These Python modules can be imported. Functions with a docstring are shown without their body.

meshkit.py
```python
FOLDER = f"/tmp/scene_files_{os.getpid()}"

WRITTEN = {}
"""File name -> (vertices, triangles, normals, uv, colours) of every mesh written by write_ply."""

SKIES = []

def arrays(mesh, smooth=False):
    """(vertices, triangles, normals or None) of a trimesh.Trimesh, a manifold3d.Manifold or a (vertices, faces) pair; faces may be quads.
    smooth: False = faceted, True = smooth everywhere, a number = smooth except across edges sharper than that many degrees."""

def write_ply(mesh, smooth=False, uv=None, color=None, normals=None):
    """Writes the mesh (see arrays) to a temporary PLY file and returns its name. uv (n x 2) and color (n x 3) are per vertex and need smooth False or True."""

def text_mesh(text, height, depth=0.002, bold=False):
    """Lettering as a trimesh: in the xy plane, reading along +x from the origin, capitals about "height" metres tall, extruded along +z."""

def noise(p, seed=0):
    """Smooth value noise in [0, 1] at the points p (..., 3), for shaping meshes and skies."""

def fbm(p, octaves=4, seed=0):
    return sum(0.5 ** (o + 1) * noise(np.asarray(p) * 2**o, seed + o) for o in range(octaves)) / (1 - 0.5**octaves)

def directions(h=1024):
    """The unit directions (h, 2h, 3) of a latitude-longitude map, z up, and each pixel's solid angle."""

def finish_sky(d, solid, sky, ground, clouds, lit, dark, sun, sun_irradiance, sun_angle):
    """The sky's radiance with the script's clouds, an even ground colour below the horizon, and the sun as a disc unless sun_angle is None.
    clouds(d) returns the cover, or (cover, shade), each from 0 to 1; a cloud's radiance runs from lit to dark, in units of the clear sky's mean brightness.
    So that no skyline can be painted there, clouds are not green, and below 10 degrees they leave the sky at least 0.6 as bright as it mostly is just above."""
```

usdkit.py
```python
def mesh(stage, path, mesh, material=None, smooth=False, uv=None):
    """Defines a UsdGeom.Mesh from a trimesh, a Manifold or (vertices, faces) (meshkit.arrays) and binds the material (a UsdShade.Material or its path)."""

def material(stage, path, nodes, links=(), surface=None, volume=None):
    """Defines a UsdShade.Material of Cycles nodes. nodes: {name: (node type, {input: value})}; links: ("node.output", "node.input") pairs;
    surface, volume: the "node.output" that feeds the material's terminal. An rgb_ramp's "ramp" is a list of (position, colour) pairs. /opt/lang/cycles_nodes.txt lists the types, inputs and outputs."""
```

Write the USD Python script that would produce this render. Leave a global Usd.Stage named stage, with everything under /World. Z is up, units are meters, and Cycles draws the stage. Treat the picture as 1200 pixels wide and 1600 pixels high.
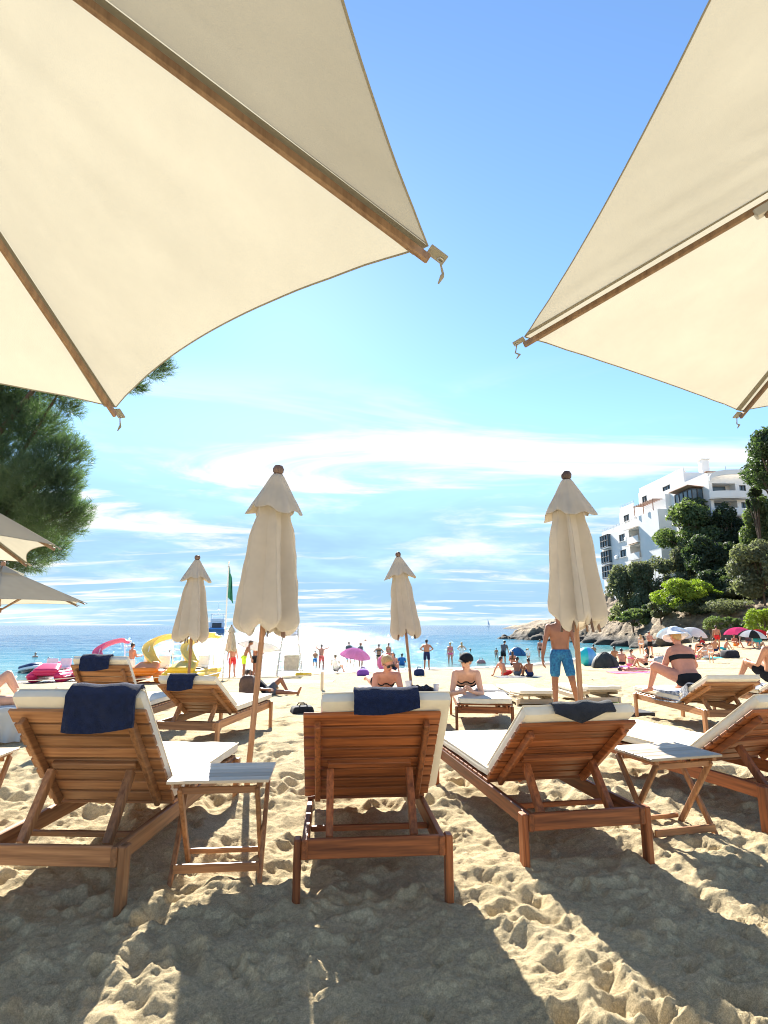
import math, numpy as np, trimesh, manifold3d, usdkit, meshkit
from manifold3d import Manifold
from pxr import Usd, UsdGeom, UsdLux, UsdShade, Gf, Sdf

# ------------------------------------------------------------------ camera, sky, sun, exposure
stage = Usd.Stage.CreateInMemory()
UsdGeom.SetStageUpAxis(stage, 'Z')
UsdGeom.SetStageMetersPerUnit(stage, 1.0)
UsdGeom.Xform.Define(stage, '/World')
UsdGeom.Scope.Define(stage, '/World/Looks')
EYE, PITCH, FOCAL = 1.3, math.atan(177 / 900), 900.0      # eye height, upward tilt, focal length for a frame 1200 wide
EXPOSURE = 2.3
SKY_STRENGTH, SUN_INTENSITY = 0.053, 1.05
SUN_EL, SUN_AZ = math.radians(32.4), math.radians(-10.6)  # azimuth from +y towards +x
cam = UsdGeom.Camera.Define(stage, '/World/camera')
cam.CreateHorizontalApertureAttr(36.0)
cam.CreateVerticalApertureAttr(48.0)
cam.CreateFocalLengthAttr(36.0 * FOCAL / 1200)
cam.CreateClippingRangeAttr(Gf.Vec2f(0.05, 100000))
cam.CreateExposureAttr(EXPOSURE)
cam.AddTranslateOp().Set(Gf.Vec3d(0, 0, EYE))
cam.AddRotateXOp().Set(90 + math.degrees(PITCH))

sun = UsdLux.DistantLight.Define(stage, '/World/sun')
sun.CreateNormalizeAttr(True)
sun.CreateIntensityAttr(SUN_INTENSITY)
sun.CreateAngleAttr(0.53)
sun.CreateColorAttr(Gf.Vec3f(1.0, 0.95, 0.86))
_d = np.array([math.cos(SUN_EL) * math.sin(SUN_AZ), math.cos(SUN_EL) * math.cos(SUN_AZ), math.sin(SUN_EL)])   # towards the sun
_x = np.cross([0, 0, 1.0], _d); _x /= np.linalg.norm(_x); _y = np.cross(_d, _x)
sun.AddTransformOp().Set(Gf.Matrix4d(*_x, 0, *_y, 0, *_d, 0, 0, 0, 60, 1))
SUN_DIR = _d

CL = (1.0, 1.0, 1.02)
sky_nodes = {
    'sky': ('sky_texture', dict(sky_type='single_scattering', sun_disc=False, sun_elevation=SUN_EL, sun_rotation=SUN_AZ, altitude=50.0, air_density=1.0, aerosol_density=0.06, ozone_density=1.1)),
    'tc': ('texture_coordinate', {}),
    'sep': ('separate_xyz', {}),
    'zc': ('math', dict(math_type='maximum', value2=0.0)),
    'za': ('math', dict(math_type='add', value2=0.07)),
    'px': ('math', dict(math_type='divide')), 'py': ('math', dict(math_type='divide')),
    'com': ('combine_xyz', dict(z=0.0)),
    'map1': ('mapping', dict(scale=(0.35, 1.1, 1.0), rotation=(0, 0, 0.9), location=(9.4, 4.7, 0))),
    'n1': ('noise_texture', dict(scale=1.0, detail=10.0, roughness=0.60, distortion=1.0)),
    'm1': ('map_range', dict(range_type='smoothstep', from_min=0.50, from_max=0.64, to_min=0.0, to_max=1.0, clamp=True)),
    'e1': ('map_range', dict(range_type='smoothstep', from_min=0.44, from_max=0.27, to_min=0.0, to_max=1.0, clamp=True)),
    'c1': ('math', dict(math_type='multiply')),
    # low cumulus bank near the horizon
    'map2': ('mapping', dict(scale=(2.0, 2.0, 9.0), location=(1.3, 0.4, 0.2))),
    'n2': ('noise_texture', dict(scale=1.5, detail=7.0, roughness=0.55, distortion=0.3)),
    'm2': ('map_range', dict(range_type='smoothstep', from_min=0.30, from_max=0.60, to_min=0.8, to_max=1.0, clamp=True)),
    'e2': ('map_range', dict(range_type='smoothstep', from_min=0.34, from_max=0.16, to_min=0.0, to_max=1.0, clamp=True)),
    'c2': ('math', dict(math_type='multiply')),
    'n3': ('noise_texture', dict(scale=2.2, detail=7.0, roughness=0.6)),
    'm3': ('map_range', dict(range_type='smoothstep', from_min=0.50, from_max=0.70, to_min=0.0, to_max=1.0, clamp=True)),
    'cc': ('mix_color', dict(blend_type='mix', a=(1.75, 2.85, 3.9), b=(3.9, 4.1, 4.3))),
    'x1': ('mix_color', dict(blend_type='mix', b=(4.4, 4.45, 4.5))),
    'x2': ('mix_color', dict(blend_type='mix')),
    'tint': ('mix_color', dict(blend_type='multiply', fac=1.0, b=(0.72, 0.88, 1.02))),
    'bg': ('background_shader', dict(strength=SKY_STRENGTH)),
}
sky_links = [('tc.generated', 'sep.vector'), ('sep.z', 'zc.value1'), ('zc.value', 'za.value1'), ('sep.x', 'px.value1'), ('za.value', 'px.value2'),
             ('sep.y', 'py.value1'), ('za.value', 'py.value2'), ('px.value', 'com.x'), ('py.value', 'com.y'), ('com.vector', 'map1.vector'), ('map1.vector', 'n1.vector'),
             ('n1.fac', 'm1.value'), ('sep.z', 'e1.value'), ('m1.result', 'c1.value1'), ('e1.result', 'c1.value2'),
             ('tc.generated', 'map2.vector'), ('map2.vector', 'n2.vector'), ('n2.fac', 'm2.value'), ('sep.z', 'e2.value'), ('m2.result', 'c2.value1'), ('e2.result', 'c2.value2'),
             ('map2.vector', 'n3.vector'), ('n3.fac', 'm3.value'), ('m3.result', 'cc.fac'),
             ('sky.color', 'tint.a'), ('tint.result', 'x2.a'), ('cc.result', 'x2.b'), ('c2.value', 'x2.fac'), ('x2.result', 'x1.a'), ('c1.value', 'x1.fac'), ('x1.result', 'bg.color')]
sky_mat = usdkit.material(stage, '/World/Looks/sky', sky_nodes, sky_links, surface='bg.background')
dome = UsdLux.DomeLight.Define(stage, '/World/sky')
UsdShade.MaterialBindingAPI.Apply(dome.GetPrim()).Bind(sky_mat)
dome.GetPrim().SetCustomDataByKey('kind', 'structure')

# ------------------------------------------------------------------ pixel <-> world helpers (frame 1200 x 1600)
CP, SP = math.cos(PITCH), math.sin(PITCH)
def ray(px, py):
    X, U = px - 600.0, 800.0 - py
    return np.array([X, FOCAL * CP - U * SP, FOCAL * SP + U * CP])
def at_y(px, py, Y):
    r = ray(px, py); t = Y / r[1]
    return np.array([r[0] * t, Y, EYE + r[2] * t])
def at_z(px, py, z):
    r = ray(px, py); t = (z - EYE) / r[2]
    return np.array([r[0] * t, r[1] * t, z])

# ------------------------------------------------------------------ naming and grouping
_names = {}
def numbered(parent, name):
    k = (parent, name); n = _names.get(k, 0); _names[k] = n + 1
    return f'{parent}/{name}' if n == 0 else f'{parent}/{name}_{n:03d}'
def tag(prim, label=None, cat=None, group=None, kind=None):
    for k, v in (('label', label), ('category', cat), ('group', group), ('kind', kind)):
        if v: prim.SetCustomDataByKey(k, v)
    return prim
def pth(p):
    return '/World' if p is None else str(p.GetPath())
def obj(name, mesh, m, parent=None, smooth=False, **tags):
    u = usdkit.mesh(stage, numbered(pth(parent), name), mesh, m, smooth)
    return tag(u.GetPrim(), **tags)
def thing(name, label, cat, loc=(0, 0, 0), rotz=0.0, group=None, tilt=None):
    x = UsdGeom.Xform.Define(stage, numbered('/World', name))
    x.AddTranslateOp().Set(Gf.Vec3d(*map(float, loc)))
    x.AddRotateZOp().Set(float(rotz))
    if tilt:
        x.AddRotateXOp().Set(float(tilt[0])); x.AddRotateYOp().Set(float(tilt[1]))
    return tag(x.GetPrim(), label, cat, group)

# ------------------------------------------------------------------ materials
_mats = {}
def M(name, col, rough=0.6, var=0.18, scale=6.0, bump=0.0, bscale=80.0, stretch=(1, 1, 1), rnd=0.0, col2=None, spec=0.3, sheen=0.0, metallic=0.0, dist=0.01, detail=5.0):
    if name in _mats: return _mats[name]
    c = np.array(col, float)
    c2 = np.array(col2, float) if col2 is not None else np.clip(c * (1 + var), 0, 0.95)
    c1 = c if col2 is not None else c * (1 - var)
    n = {'tc': ('texture_coordinate', {}), 'map': ('mapping', dict(scale=stretch)),
         'n': ('noise_texture', dict(scale=scale, detail=detail, roughness=0.6)),
         'r': ('rgb_ramp', dict(ramp=[(0.3, tuple(c1)), (0.7, tuple(c2))])),
         'p': ('principled_bsdf', dict(roughness=rough, specular_ior_level=spec, metallic=metallic, sheen_weight=sheen))}
    l = [('tc.object', 'map.vector'), ('map.vector', 'n.vector'), ('n.fac', 'r.fac')]
    src = 'r.color'
    if rnd:
        n['oi'] = ('object_info', {}); n['mr'] = ('map_range', dict(to_min=1 - rnd, to_max=1 + rnd)); n['h'] = ('hsv', {})
        l += [('oi.random', 'mr.value'), ('mr.result', 'h.value'), (src, 'h.color')]; src = 'h.color'
    l.append((src, 'p.base_color'))
    if bump:
        n['bn'] = ('noise_texture', dict(scale=bscale, detail=4.0, roughness=0.65)); n['b'] = ('bump', dict(strength=bump, distance=dist))
        l += [('map.vector', 'bn.vector'), ('bn.fac', 'b.height'), ('b.normal', 'p.normal')]
    _mats[name] = usdkit.material(stage, '/World/Looks/' + name, n, l, surface='p.BSDF')
    return _mats[name]
def cloth(name, col, trans=0.45, tcol=None, var=0.06, scale=3.0, bump=0.25, bscale=260.0, rough=0.9, stretch=(1, 1, 1)):
    """Woven fabric that lets some light through."""
    if name in _mats: return _mats[name]
    c = np.array(col, float)
    n = {'tc': ('texture_coordinate', {}), 'map': ('mapping', dict(scale=stretch)), 'n': ('noise_texture', dict(scale=scale, detail=6.0, roughness=0.65)),
         'r': ('rgb_ramp', dict(ramp=[(0.3, tuple(c * (1 - var))), (0.7, tuple(np.minimum(c * (1 + var), .95)))])),
         'd': ('diffuse_bsdf', dict(roughness=rough)), 't': ('translucent_bsdf', {}), 'x': ('mix_closure', dict(fac=trans)),
         'tm': ('mix_color', dict(blend_type='multiply', fac=1.0, b=tuple(tcol or (1, 1, 1)))),
         'bn': ('noise_texture', dict(scale=bscale, detail=3.0, roughness=0.6)), 'b': ('bump', dict(strength=bump, distance=0.004))}
    l = [('tc.object', 'map.vector'), ('map.vector', 'n.vector'), ('n.fac', 'r.fac'), ('r.color', 'd.color'), ('r.color', 'tm.a'), ('tm.result', 't.color'),
         ('tc.object', 'bn.vector'), ('bn.fac', 'b.height'), ('b.normal', 'd.normal'), ('d.BSDF', 'x.closure1'), ('t.BSDF', 'x.closure2')]
    _mats[name] = usdkit.material(stage, '/World/Looks/' + name, n, l, surface='x.closure')
    return _mats[name]
def leaf(name, c1, c2, trans=0.35, tcol=(1.0, 1.15, 0.45), rough=0.55):
    if name in _mats: return _mats[name]
    n = {'g': ('geometry', {}), 'n': ('noise_texture', dict(scale=0.45, detail=3.0)), 'a': ('math', dict(math_type='multiply_add', value2=0.5)),
         'r': ('rgb_ramp', dict(ramp=[(0.2, c1), (0.85, c2)])), 'p': ('principled_bsdf', dict(roughness=rough, specular_ior_level=0.25)),
         't': ('translucent_bsdf', {}), 'tm': ('mix_color', dict(blend_type='multiply', fac=1.0, b=tcol)), 'x': ('mix_closure', dict(fac=trans)),
         'h': ('math', dict(math_type='multiply', value2=0.5))}
    l = [('g.position', 'n.vector'), ('g.random_per_island', 'a.value1'), ('n.fac', 'h.value1'), ('h.value', 'a.value3'), ('a.value', 'r.fac'), ('r.color', 'p.base_color'),
         ('r.color', 'tm.a'), ('tm.result', 't.color'), ('p.BSDF', 'x.closure1'), ('t.BSDF', 'x.closure2')]
    _mats[name] = usdkit.material(stage, '/World/Looks/' + name, n, l, surface='x.closure')
    return _mats[name]

W1, W2 = (0.105, 0.029, 0.009), (0.36, 0.112, 0.032)
def wood(axis, kind='teak'):
    st = {'x': (1.5, 30, 30), 'y': (30, 1.5, 30), 'z': (30, 30, 1.5)}[axis]
    a, b = {'teak': (W1, W2), 'worn': ((0.16, 0.065, 0.026), (0.38, 0.185, 0.078)), 'pale': ((0.40, 0.31, 0.21), (0.58, 0.48, 0.35)), 'dark': ((0.06, 0.034, 0.022), (0.16, 0.095, 0.062)), 'rib': ((0.15, 0.09, 0.055), (0.29, 0.19, 0.12)), 'pole': ((0.17, 0.08, 0.035), (0.33, 0.17, 0.085))}[kind]
    return M(f'{kind}_wood_{axis}', a, rough=0.5, col2=b, scale=1.6, stretch=st, rnd=0.34, bump=0.25, bscale=6.0, spec=0.35, dist=0.0015, detail=7.0)
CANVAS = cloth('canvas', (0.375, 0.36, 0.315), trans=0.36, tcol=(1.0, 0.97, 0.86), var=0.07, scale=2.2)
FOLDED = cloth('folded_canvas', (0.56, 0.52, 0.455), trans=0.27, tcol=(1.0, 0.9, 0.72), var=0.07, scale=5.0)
CUSHION = M('cushion_canvas', (0.64, 0.585, 0.47), rough=0.9, var=0.06, scale=9.0, bump=0.25, bscale=350.0, spec=0.1, sheen=0.2)
PIPING = M('cushion_piping', (0.62, 0.55, 0.42), rough=0.85, var=0.1)
NAVY = M('navy_terry', (0.006, 0.013, 0.045), rough=0.95, var=0.35, scale=40.0, bump=0.8, bscale=240.0, spec=0.1, sheen=0.12)
BLACKCLOTH = M('black_cloth', (0.014, 0.016, 0.022), rough=0.9, var=0.4, scale=20.0, bump=0.5, bscale=160.0, spec=0.15, sheen=0.2)
WHITECLOTH = M('white_cloth', (0.78, 0.76, 0.72), rough=0.9, var=0.06, bump=0.3, bscale=150.0, spec=0.1)
METAL = M('grey_metal', (0.45, 0.44, 0.42), rough=0.35, metallic=0.8, var=0.1)
WHITE = M('white_paint', (0.80, 0.80, 0.78), rough=0.4, var=0.04)
ROPE = M('pale_rope', (0.62, 0.57, 0.46), rough=0.9, var=0.2, scale=60.0)

# ------------------------------------------------------------------ mesh helpers: a mesh is (vertices, triangles)
def join(ms):
    vs, fs, n = [], [], 0
    for v, f in ms:
        vs.append(v); fs.append(np.asarray(f) + n); n += len(v)
    return np.vstack(vs), np.vstack(fs)
def mv(m, loc=(0, 0, 0), R=None):
    v = np.asarray(m[0], float)
    if R is not None: v = v @ np.asarray(R).T
    return v + np.asarray(loc, float), m[1]
def rot(axis, deg):
    a = math.radians(deg); c, s = math.cos(a), math.sin(a)
    return np.array({'x': [[1, 0, 0], [0, c, -s], [0, s, c]], 'y': [[c, 0, s], [0, 1, 0], [-s, 0, c]], 'z': [[c, -s, 0], [s, c, 0], [0, 0, 1]]}[axis])
def unit(v):
    v = np.asarray(v, float); return v / (np.linalg.norm(v) + 1e-12)
_sg = np.array([[a, b, c] for a in (-1, 1) for b in (-1, 1) for c in (-1, 1)], float)
def _box_points(h, b):
    out = []
    for k in range(3):
        q = _sg * (np.array(h) - b); q[:, k] = _sg[:, k] * h[k]; out.append(q)
    return np.vstack(out)
_hull = trimesh.convex.convex_hull(trimesh.PointCloud(_box_points((1, 1.1, 1.2), 0.2)).vertices)
_bp = _box_points((1, 1.1, 1.2), 0.2)
_idx = np.array([int(np.argmin(((_bp - v) ** 2).sum(1))) for v in _hull.vertices])
_bf = _idx[_hull.faces]
def box(sx, sy, sz, loc=(0, 0, 0), bevel=None, R=None):
    h = np.array([sx, sy, sz]) / 2.0
    b = min(0.004 if bevel is None else bevel, 0.45 * h.min())
    return mv((_box_points(h, b), _bf), loc, R)
def bar(p0, p1, w, t, up=(0, 0, 1), bevel=None):
    """A board from p0 to p1, w across (sideways), t thick (along up)."""
    p0, p1 = np.asarray(p0, float), np.asarray(p1, float)
    d = p1 - p0; L = np.linalg.norm(d); y = d / L
    x = np.cross(y, up); x = unit(x); z = np.cross(x, y)
    return box(w, L, t, (p0 + p1) / 2, bevel, np.stack([x, y, z], 1))
def grid_faces(n, m, wrap=False):
    i, j = np.meshgrid(np.arange(n - 1), np.arange(m if wrap else m - 1), indexing='ij')
    j2 = (j + 1) % m
    a, b, c, d = i * m + j, i * m + j2, (i + 1) * m + j2, (i + 1) * m + j
    return np.vstack([np.stack([a, b, c], -1).reshape(-1, 3), np.stack([a, c, d], -1).reshape(-1, 3)])
def tube(pts, r, n=8):
    pts = np.asarray(pts, float); r = np.broadcast_to(np.asarray(r, float), len(pts))
    t = np.gradient(pts, axis=0); t /= np.linalg.norm(t, axis=1, keepdims=True) + 1e-12
    ref = np.array([0, 0, 1.0]) if abs(t[:, 2]).mean() < 0.8 else np.array([1.0, 0, 0])
    x = np.cross(t, ref); x /= np.linalg.norm(x, axis=1, keepdims=True) + 1e-12
    y = np.cross(x, t)
    a = np.arange(n) / n * 2 * math.pi
    ring = pts[:, None] + r[:, None, None] * (np.cos(a)[None, :, None] * x[:, None] - np.sin(a)[None, :, None] * y[:, None])
    v = np.vstack([ring.reshape(-1, 3), pts[:1], pts[-1:]])
    f = grid_faces(len(pts), n, True)
    k = np.arange(n); e = (len(pts) - 1) * n
    f = np.vstack([f, np.stack([np.full(n, len(v) - 2), (k + 1) % n, k], 1), np.stack([np.full(n, len(v) - 1), e + k, e + (k + 1) % n], 1)])
    return v, f
def lathe(prof, n=24, rad=None):
    """prof: rows (z, r); rad(theta, z, r) may reshape the radius."""
    prof = np.asarray(prof, float); a = np.arange(n) / n * 2 * math.pi
    r = np.repeat(prof[:, 1:2], n, 1)
    if rad is not None: r = rad(a[None, :], prof[:, 0:1], r)
    v = np.stack([r * np.cos(a), r * np.sin(a), np.repeat(prof[:, 0:1], n, 1)], -1).reshape(-1, 3)
    return v, grid_faces(len(prof), n, True)[:, ::-1]
def tri(m):
    return np.array(m.vertices), np.array(m.faces)
_ico = {k: tri(trimesh.creation.icosphere(k)) for k in (0, 1, 2, 3)}
_oct = np.array([[1, 0, 0], [-1, 0, 0], [0, 1, 0], [0, -1, 0], [0, 0, 1], [0, 0, -1]], float)
_oct18 = np.vstack([_oct, np.array([[a, b, 0] for a in (-1, 1) for b in (-1, 1)] + [[a, 0, b] for a in (-1, 1) for b in (-1, 1)] + [[0, a, b] for a in (-1, 1) for b in (-1, 1)]) / math.sqrt(2)])
def ball(c, r, k=2):
    return _ico[k][0] * np.asarray(r, float) + np.asarray(c, float), _ico[k][1]
def man_arrays(m):
    q = m.to_mesh(); return np.array(q.vert_properties[:, :3], float), np.array(q.tri_verts)
def hull_of(spheres, k=1):
    pts = np.vstack([_ico[k][0] * np.asarray(r, float) + np.asarray(c, float) for c, r in spheres])
    return man_arrays(Manifold.hull_points(pts))
def rounded(w, l, t, r, step=0.03, puff=0.0, seed=0, crease=0.0):
    """A cushion: a box with rounded edges, slightly puffed and uneven."""
    n = [max(2, int(s / step) + 1) for s in (w, l, t)]
    fs = []
    for ax in range(3):
        u, w_ = [k for k in range(3) if k != ax]
        gu, gw = np.meshgrid(np.linspace(-1, 1, n[u]), np.linspace(-1, 1, n[w_]), indexing='ij')
        for s in (-1, 1):
            p = np.zeros(gu.shape + (3,)); p[..., u] = gu; p[..., w_] = gw; p[..., ax] = s
            f = grid_faces(n[u], n[w_])
            want = s if ax != 1 else -s
            if want < 0: f = f[:, ::-1]
            fs.append((p.reshape(-1, 3), f))
    v, f = join(fs)
    h = np.array([w, l, t]) / 2
    p = v * h
    q = np.clip(p, -(h - r), h - r); d = p - q; L = np.linalg.norm(d, axis=1, keepdims=True)
    p = np.where(L > 1e-9, q + d / np.maximum(L, 1e-9) * np.minimum(L, r), p)
    p[:, 2] += np.sign(v[:, 2]) * puff * (1 - np.abs(v[:, 0]) ** 3) * (1 - np.abs(v[:, 1]) ** 3)
    p[:, 2] += 0.006 * (meshkit.noise(np.stack([p[:, 0] * 7, p[:, 1] * 7, np.full(len(p), seed * 3.1)], 1), seed) - 0.5) * 2
    m = trimesh.Trimesh(p, f, process=False); m.merge_vertices(digits_vertex=6)
    return np.array(m.vertices), np.array(m.faces)
def sheet(P, t=0.01):
    """A grid of points (n, m, 3) thickened along its normals into a closed cloth."""
    n, m = P.shape[:2]
    du, dv = np.gradient(P, axis=0), np.gradient(P, axis=1)
    N = np.cross(du, dv); N /= np.linalg.norm(N, axis=-1, keepdims=True) + 1e-12
    a, b = (P + N * t / 2).reshape(-1, 3), (P - N * t / 2).reshape(-1, 3)
    f = grid_faces(n, m); k = n * m
    ring = np.concatenate([np.arange(m), np.arange(1, n) * m + m - 1, (n - 1) * m + np.arange(m - 2, -1, -1), np.arange(n - 2, 0, -1) * m])
    r2 = np.roll(ring, -1)
    side = np.vstack([np.stack([ring, r2 + k, r2], 1), np.stack([ring, ring + k, r2 + k], 1)])
    f1 = np.vstack([f, f[:, ::-1] + k, side[:, ::-1]])
    return np.vstack([a, b]), f1
# ------------------------------------------------------------------ the beach, the sea, the hill
SEA = -1.3
def softplus(t): return np.logaddexp(0, t)
def shore_y(x):
    x = np.asarray(x, float)
    left = -3.2 * softplus((-x) / 3.2 - 0.2) * 0.5
    return 36.0 + np.maximum(left, -9.0 + 0 * x) + 1.6 * 3 * softplus((x - 9) / 3)
def inland(x, y):
    s = 1.6 / (1 + np.exp(-(np.asarray(x, float) - 9) / 3))
    return (shore_y(x) - y) / np.sqrt(1 + s * s)
def zg(x, y):
    d = inland(x, y)
    z = np.interp(d, [-80, -25, -6, 0, 24, 27, 30, 400], [-12, -4.2, -1.95, SEA, -0.25, -0.06, 0.0, 0.0])
    return z + 0.03 * 3 * softplus((np.asarray(x, float) - 9) / 3) * np.clip(d / 8, 0, 1)
def on_ground(px, py, dz=0.0):
    r = ray(px, py); t = np.linspace(0.5, 140, 6000) / r[1]
    P = r[None] * t[:, None] + [0, 0, EYE]
    below = P[:, 2] - np.maximum(zg(P[:, 0], P[:, 1]), SEA - 0.22) - dz < 0
    i = int(np.argmax(below)) if below.any() else len(t) - 1
    p = P[i].copy(); p[2] = max(float(zg(p[0], p[1])), SEA - 0.22); return p
def spot(x, y): return (x, y, float(zg(x, y)))

rng = np.random.default_rng(7)
u = np.concatenate([np.linspace(-4, -0.95, 60, endpoint=False), np.linspace(-0.95, 0.95, 560), np.linspace(0.95, 4, 62)[1:]])
rows = np.concatenate([np.linspace(-160, -8, 24, endpoint=False), np.linspace(-8, 1.2, 40, endpoint=False), np.geomspace(1.2, 12, 560, endpoint=False), np.geomspace(12, 85, 210)])
Yg, Ug = np.meshgrid(rows, u, indexing='ij')
Xg = Ug * (np.abs(Yg) + 1.6)
Zg = zg(Xg, Yg)
dg = inland(Xg, Yg)
P3 = np.stack([Xg, Yg, np.zeros_like(Xg)], -1)
fade = np.clip((dg - 0.6) / 3, 0, 1)
lump = (meshkit.fbm(P3 * [2.3, 2.3, 1], 3, 3) - 0.5) * 0.085 + (meshkit.fbm(P3 * [7.5, 7.5, 1], 4, 11) - 0.5) * 0.040
near = np.clip((14 - Yg) / 8, 0.35, 1)
disp = lump * near
fine = (meshkit.fbm(P3 * [26, 26, 1], 3, 21) - 0.5) * 0.018 * np.clip((7 - Yg) / 3, 0, 1) + (meshkit.fbm(P3 * [60, 60, 1], 2, 31) - 0.5) * 0.011 * np.clip((5 - Yg) / 2, 0, 1)
disp += fine
cr_ = meshkit.fbm(P3 * [15, 15, 1], 3, 91); disp += np.clip(cr_ - 0.56, 0, 1) * 0.07 * np.clip((8 - Yg) / 4, 0.25, 1)
cr_ = meshkit.fbm(P3 * [5, 9, 1], 4, 92); disp += np.abs(cr_ - 0.5) * -0.05 * near
def dents(n, xr, yr, depth, ln, wd, seed):
    r = np.random.default_rng(seed)
    for _ in range(n):
        cy = math.exp(r.uniform(math.log(yr[0]), math.log(yr[1]))); cx = r.uniform(*xr) * (cy + 1.6)
        L, Wd, a, D = ln * r.uniform(.7, 1.25), wd * r.uniform(.8, 1.3), r.normal(0, 0.9), depth * r.uniform(.45, 1.15)
        R = L * 2.4
        i0, i1 = np.searchsorted(rows, [cy - R, cy + R])
        j0, j1 = np.searchsorted(u, [(cx - R) / (cy + 1.6) - .02, (cx + R) / (cy + 1.6) + .02])
        if i1 <= i0 or j1 <= j0: continue
        dx, dy = Xg[i0:i1, j0:j1] - cx, Yg[i0:i1, j0:j1] - cy
        p, q = (dx * math.sin(a) + dy * math.cos(a)) / L, (dx * math.cos(a) - dy * math.sin(a)) / Wd
        rr = np.sqrt(p * p + q * q)
        disp[i0:i1, j0:j1] += D * (-np.exp(-(rr ** 4) * 1.2) + 0.55 * np.exp(-((rr - 1.35) / 0.38) ** 2)) * 0.8
dents(420, (-.8, .8), (1.7, 5.5), 0.027, 0.135, 0.062, 1)
dents(900, (-.8, .8), (4.5, 14), 0.04, 0.14, 0.075, 2)
dents(1500, (-.8, .8), (12, 45), 0.06, 0.17, 0.11, 3)
dents(700, (-.8, .8), (1.6, 6), 0.022, 0.045, 0.03, 4)
dents(60, (-.8, .8), (1.7, 8), 0.022, 0.30, 0.10, 5)
Zg = Zg + disp * fade
SAND = None
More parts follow.
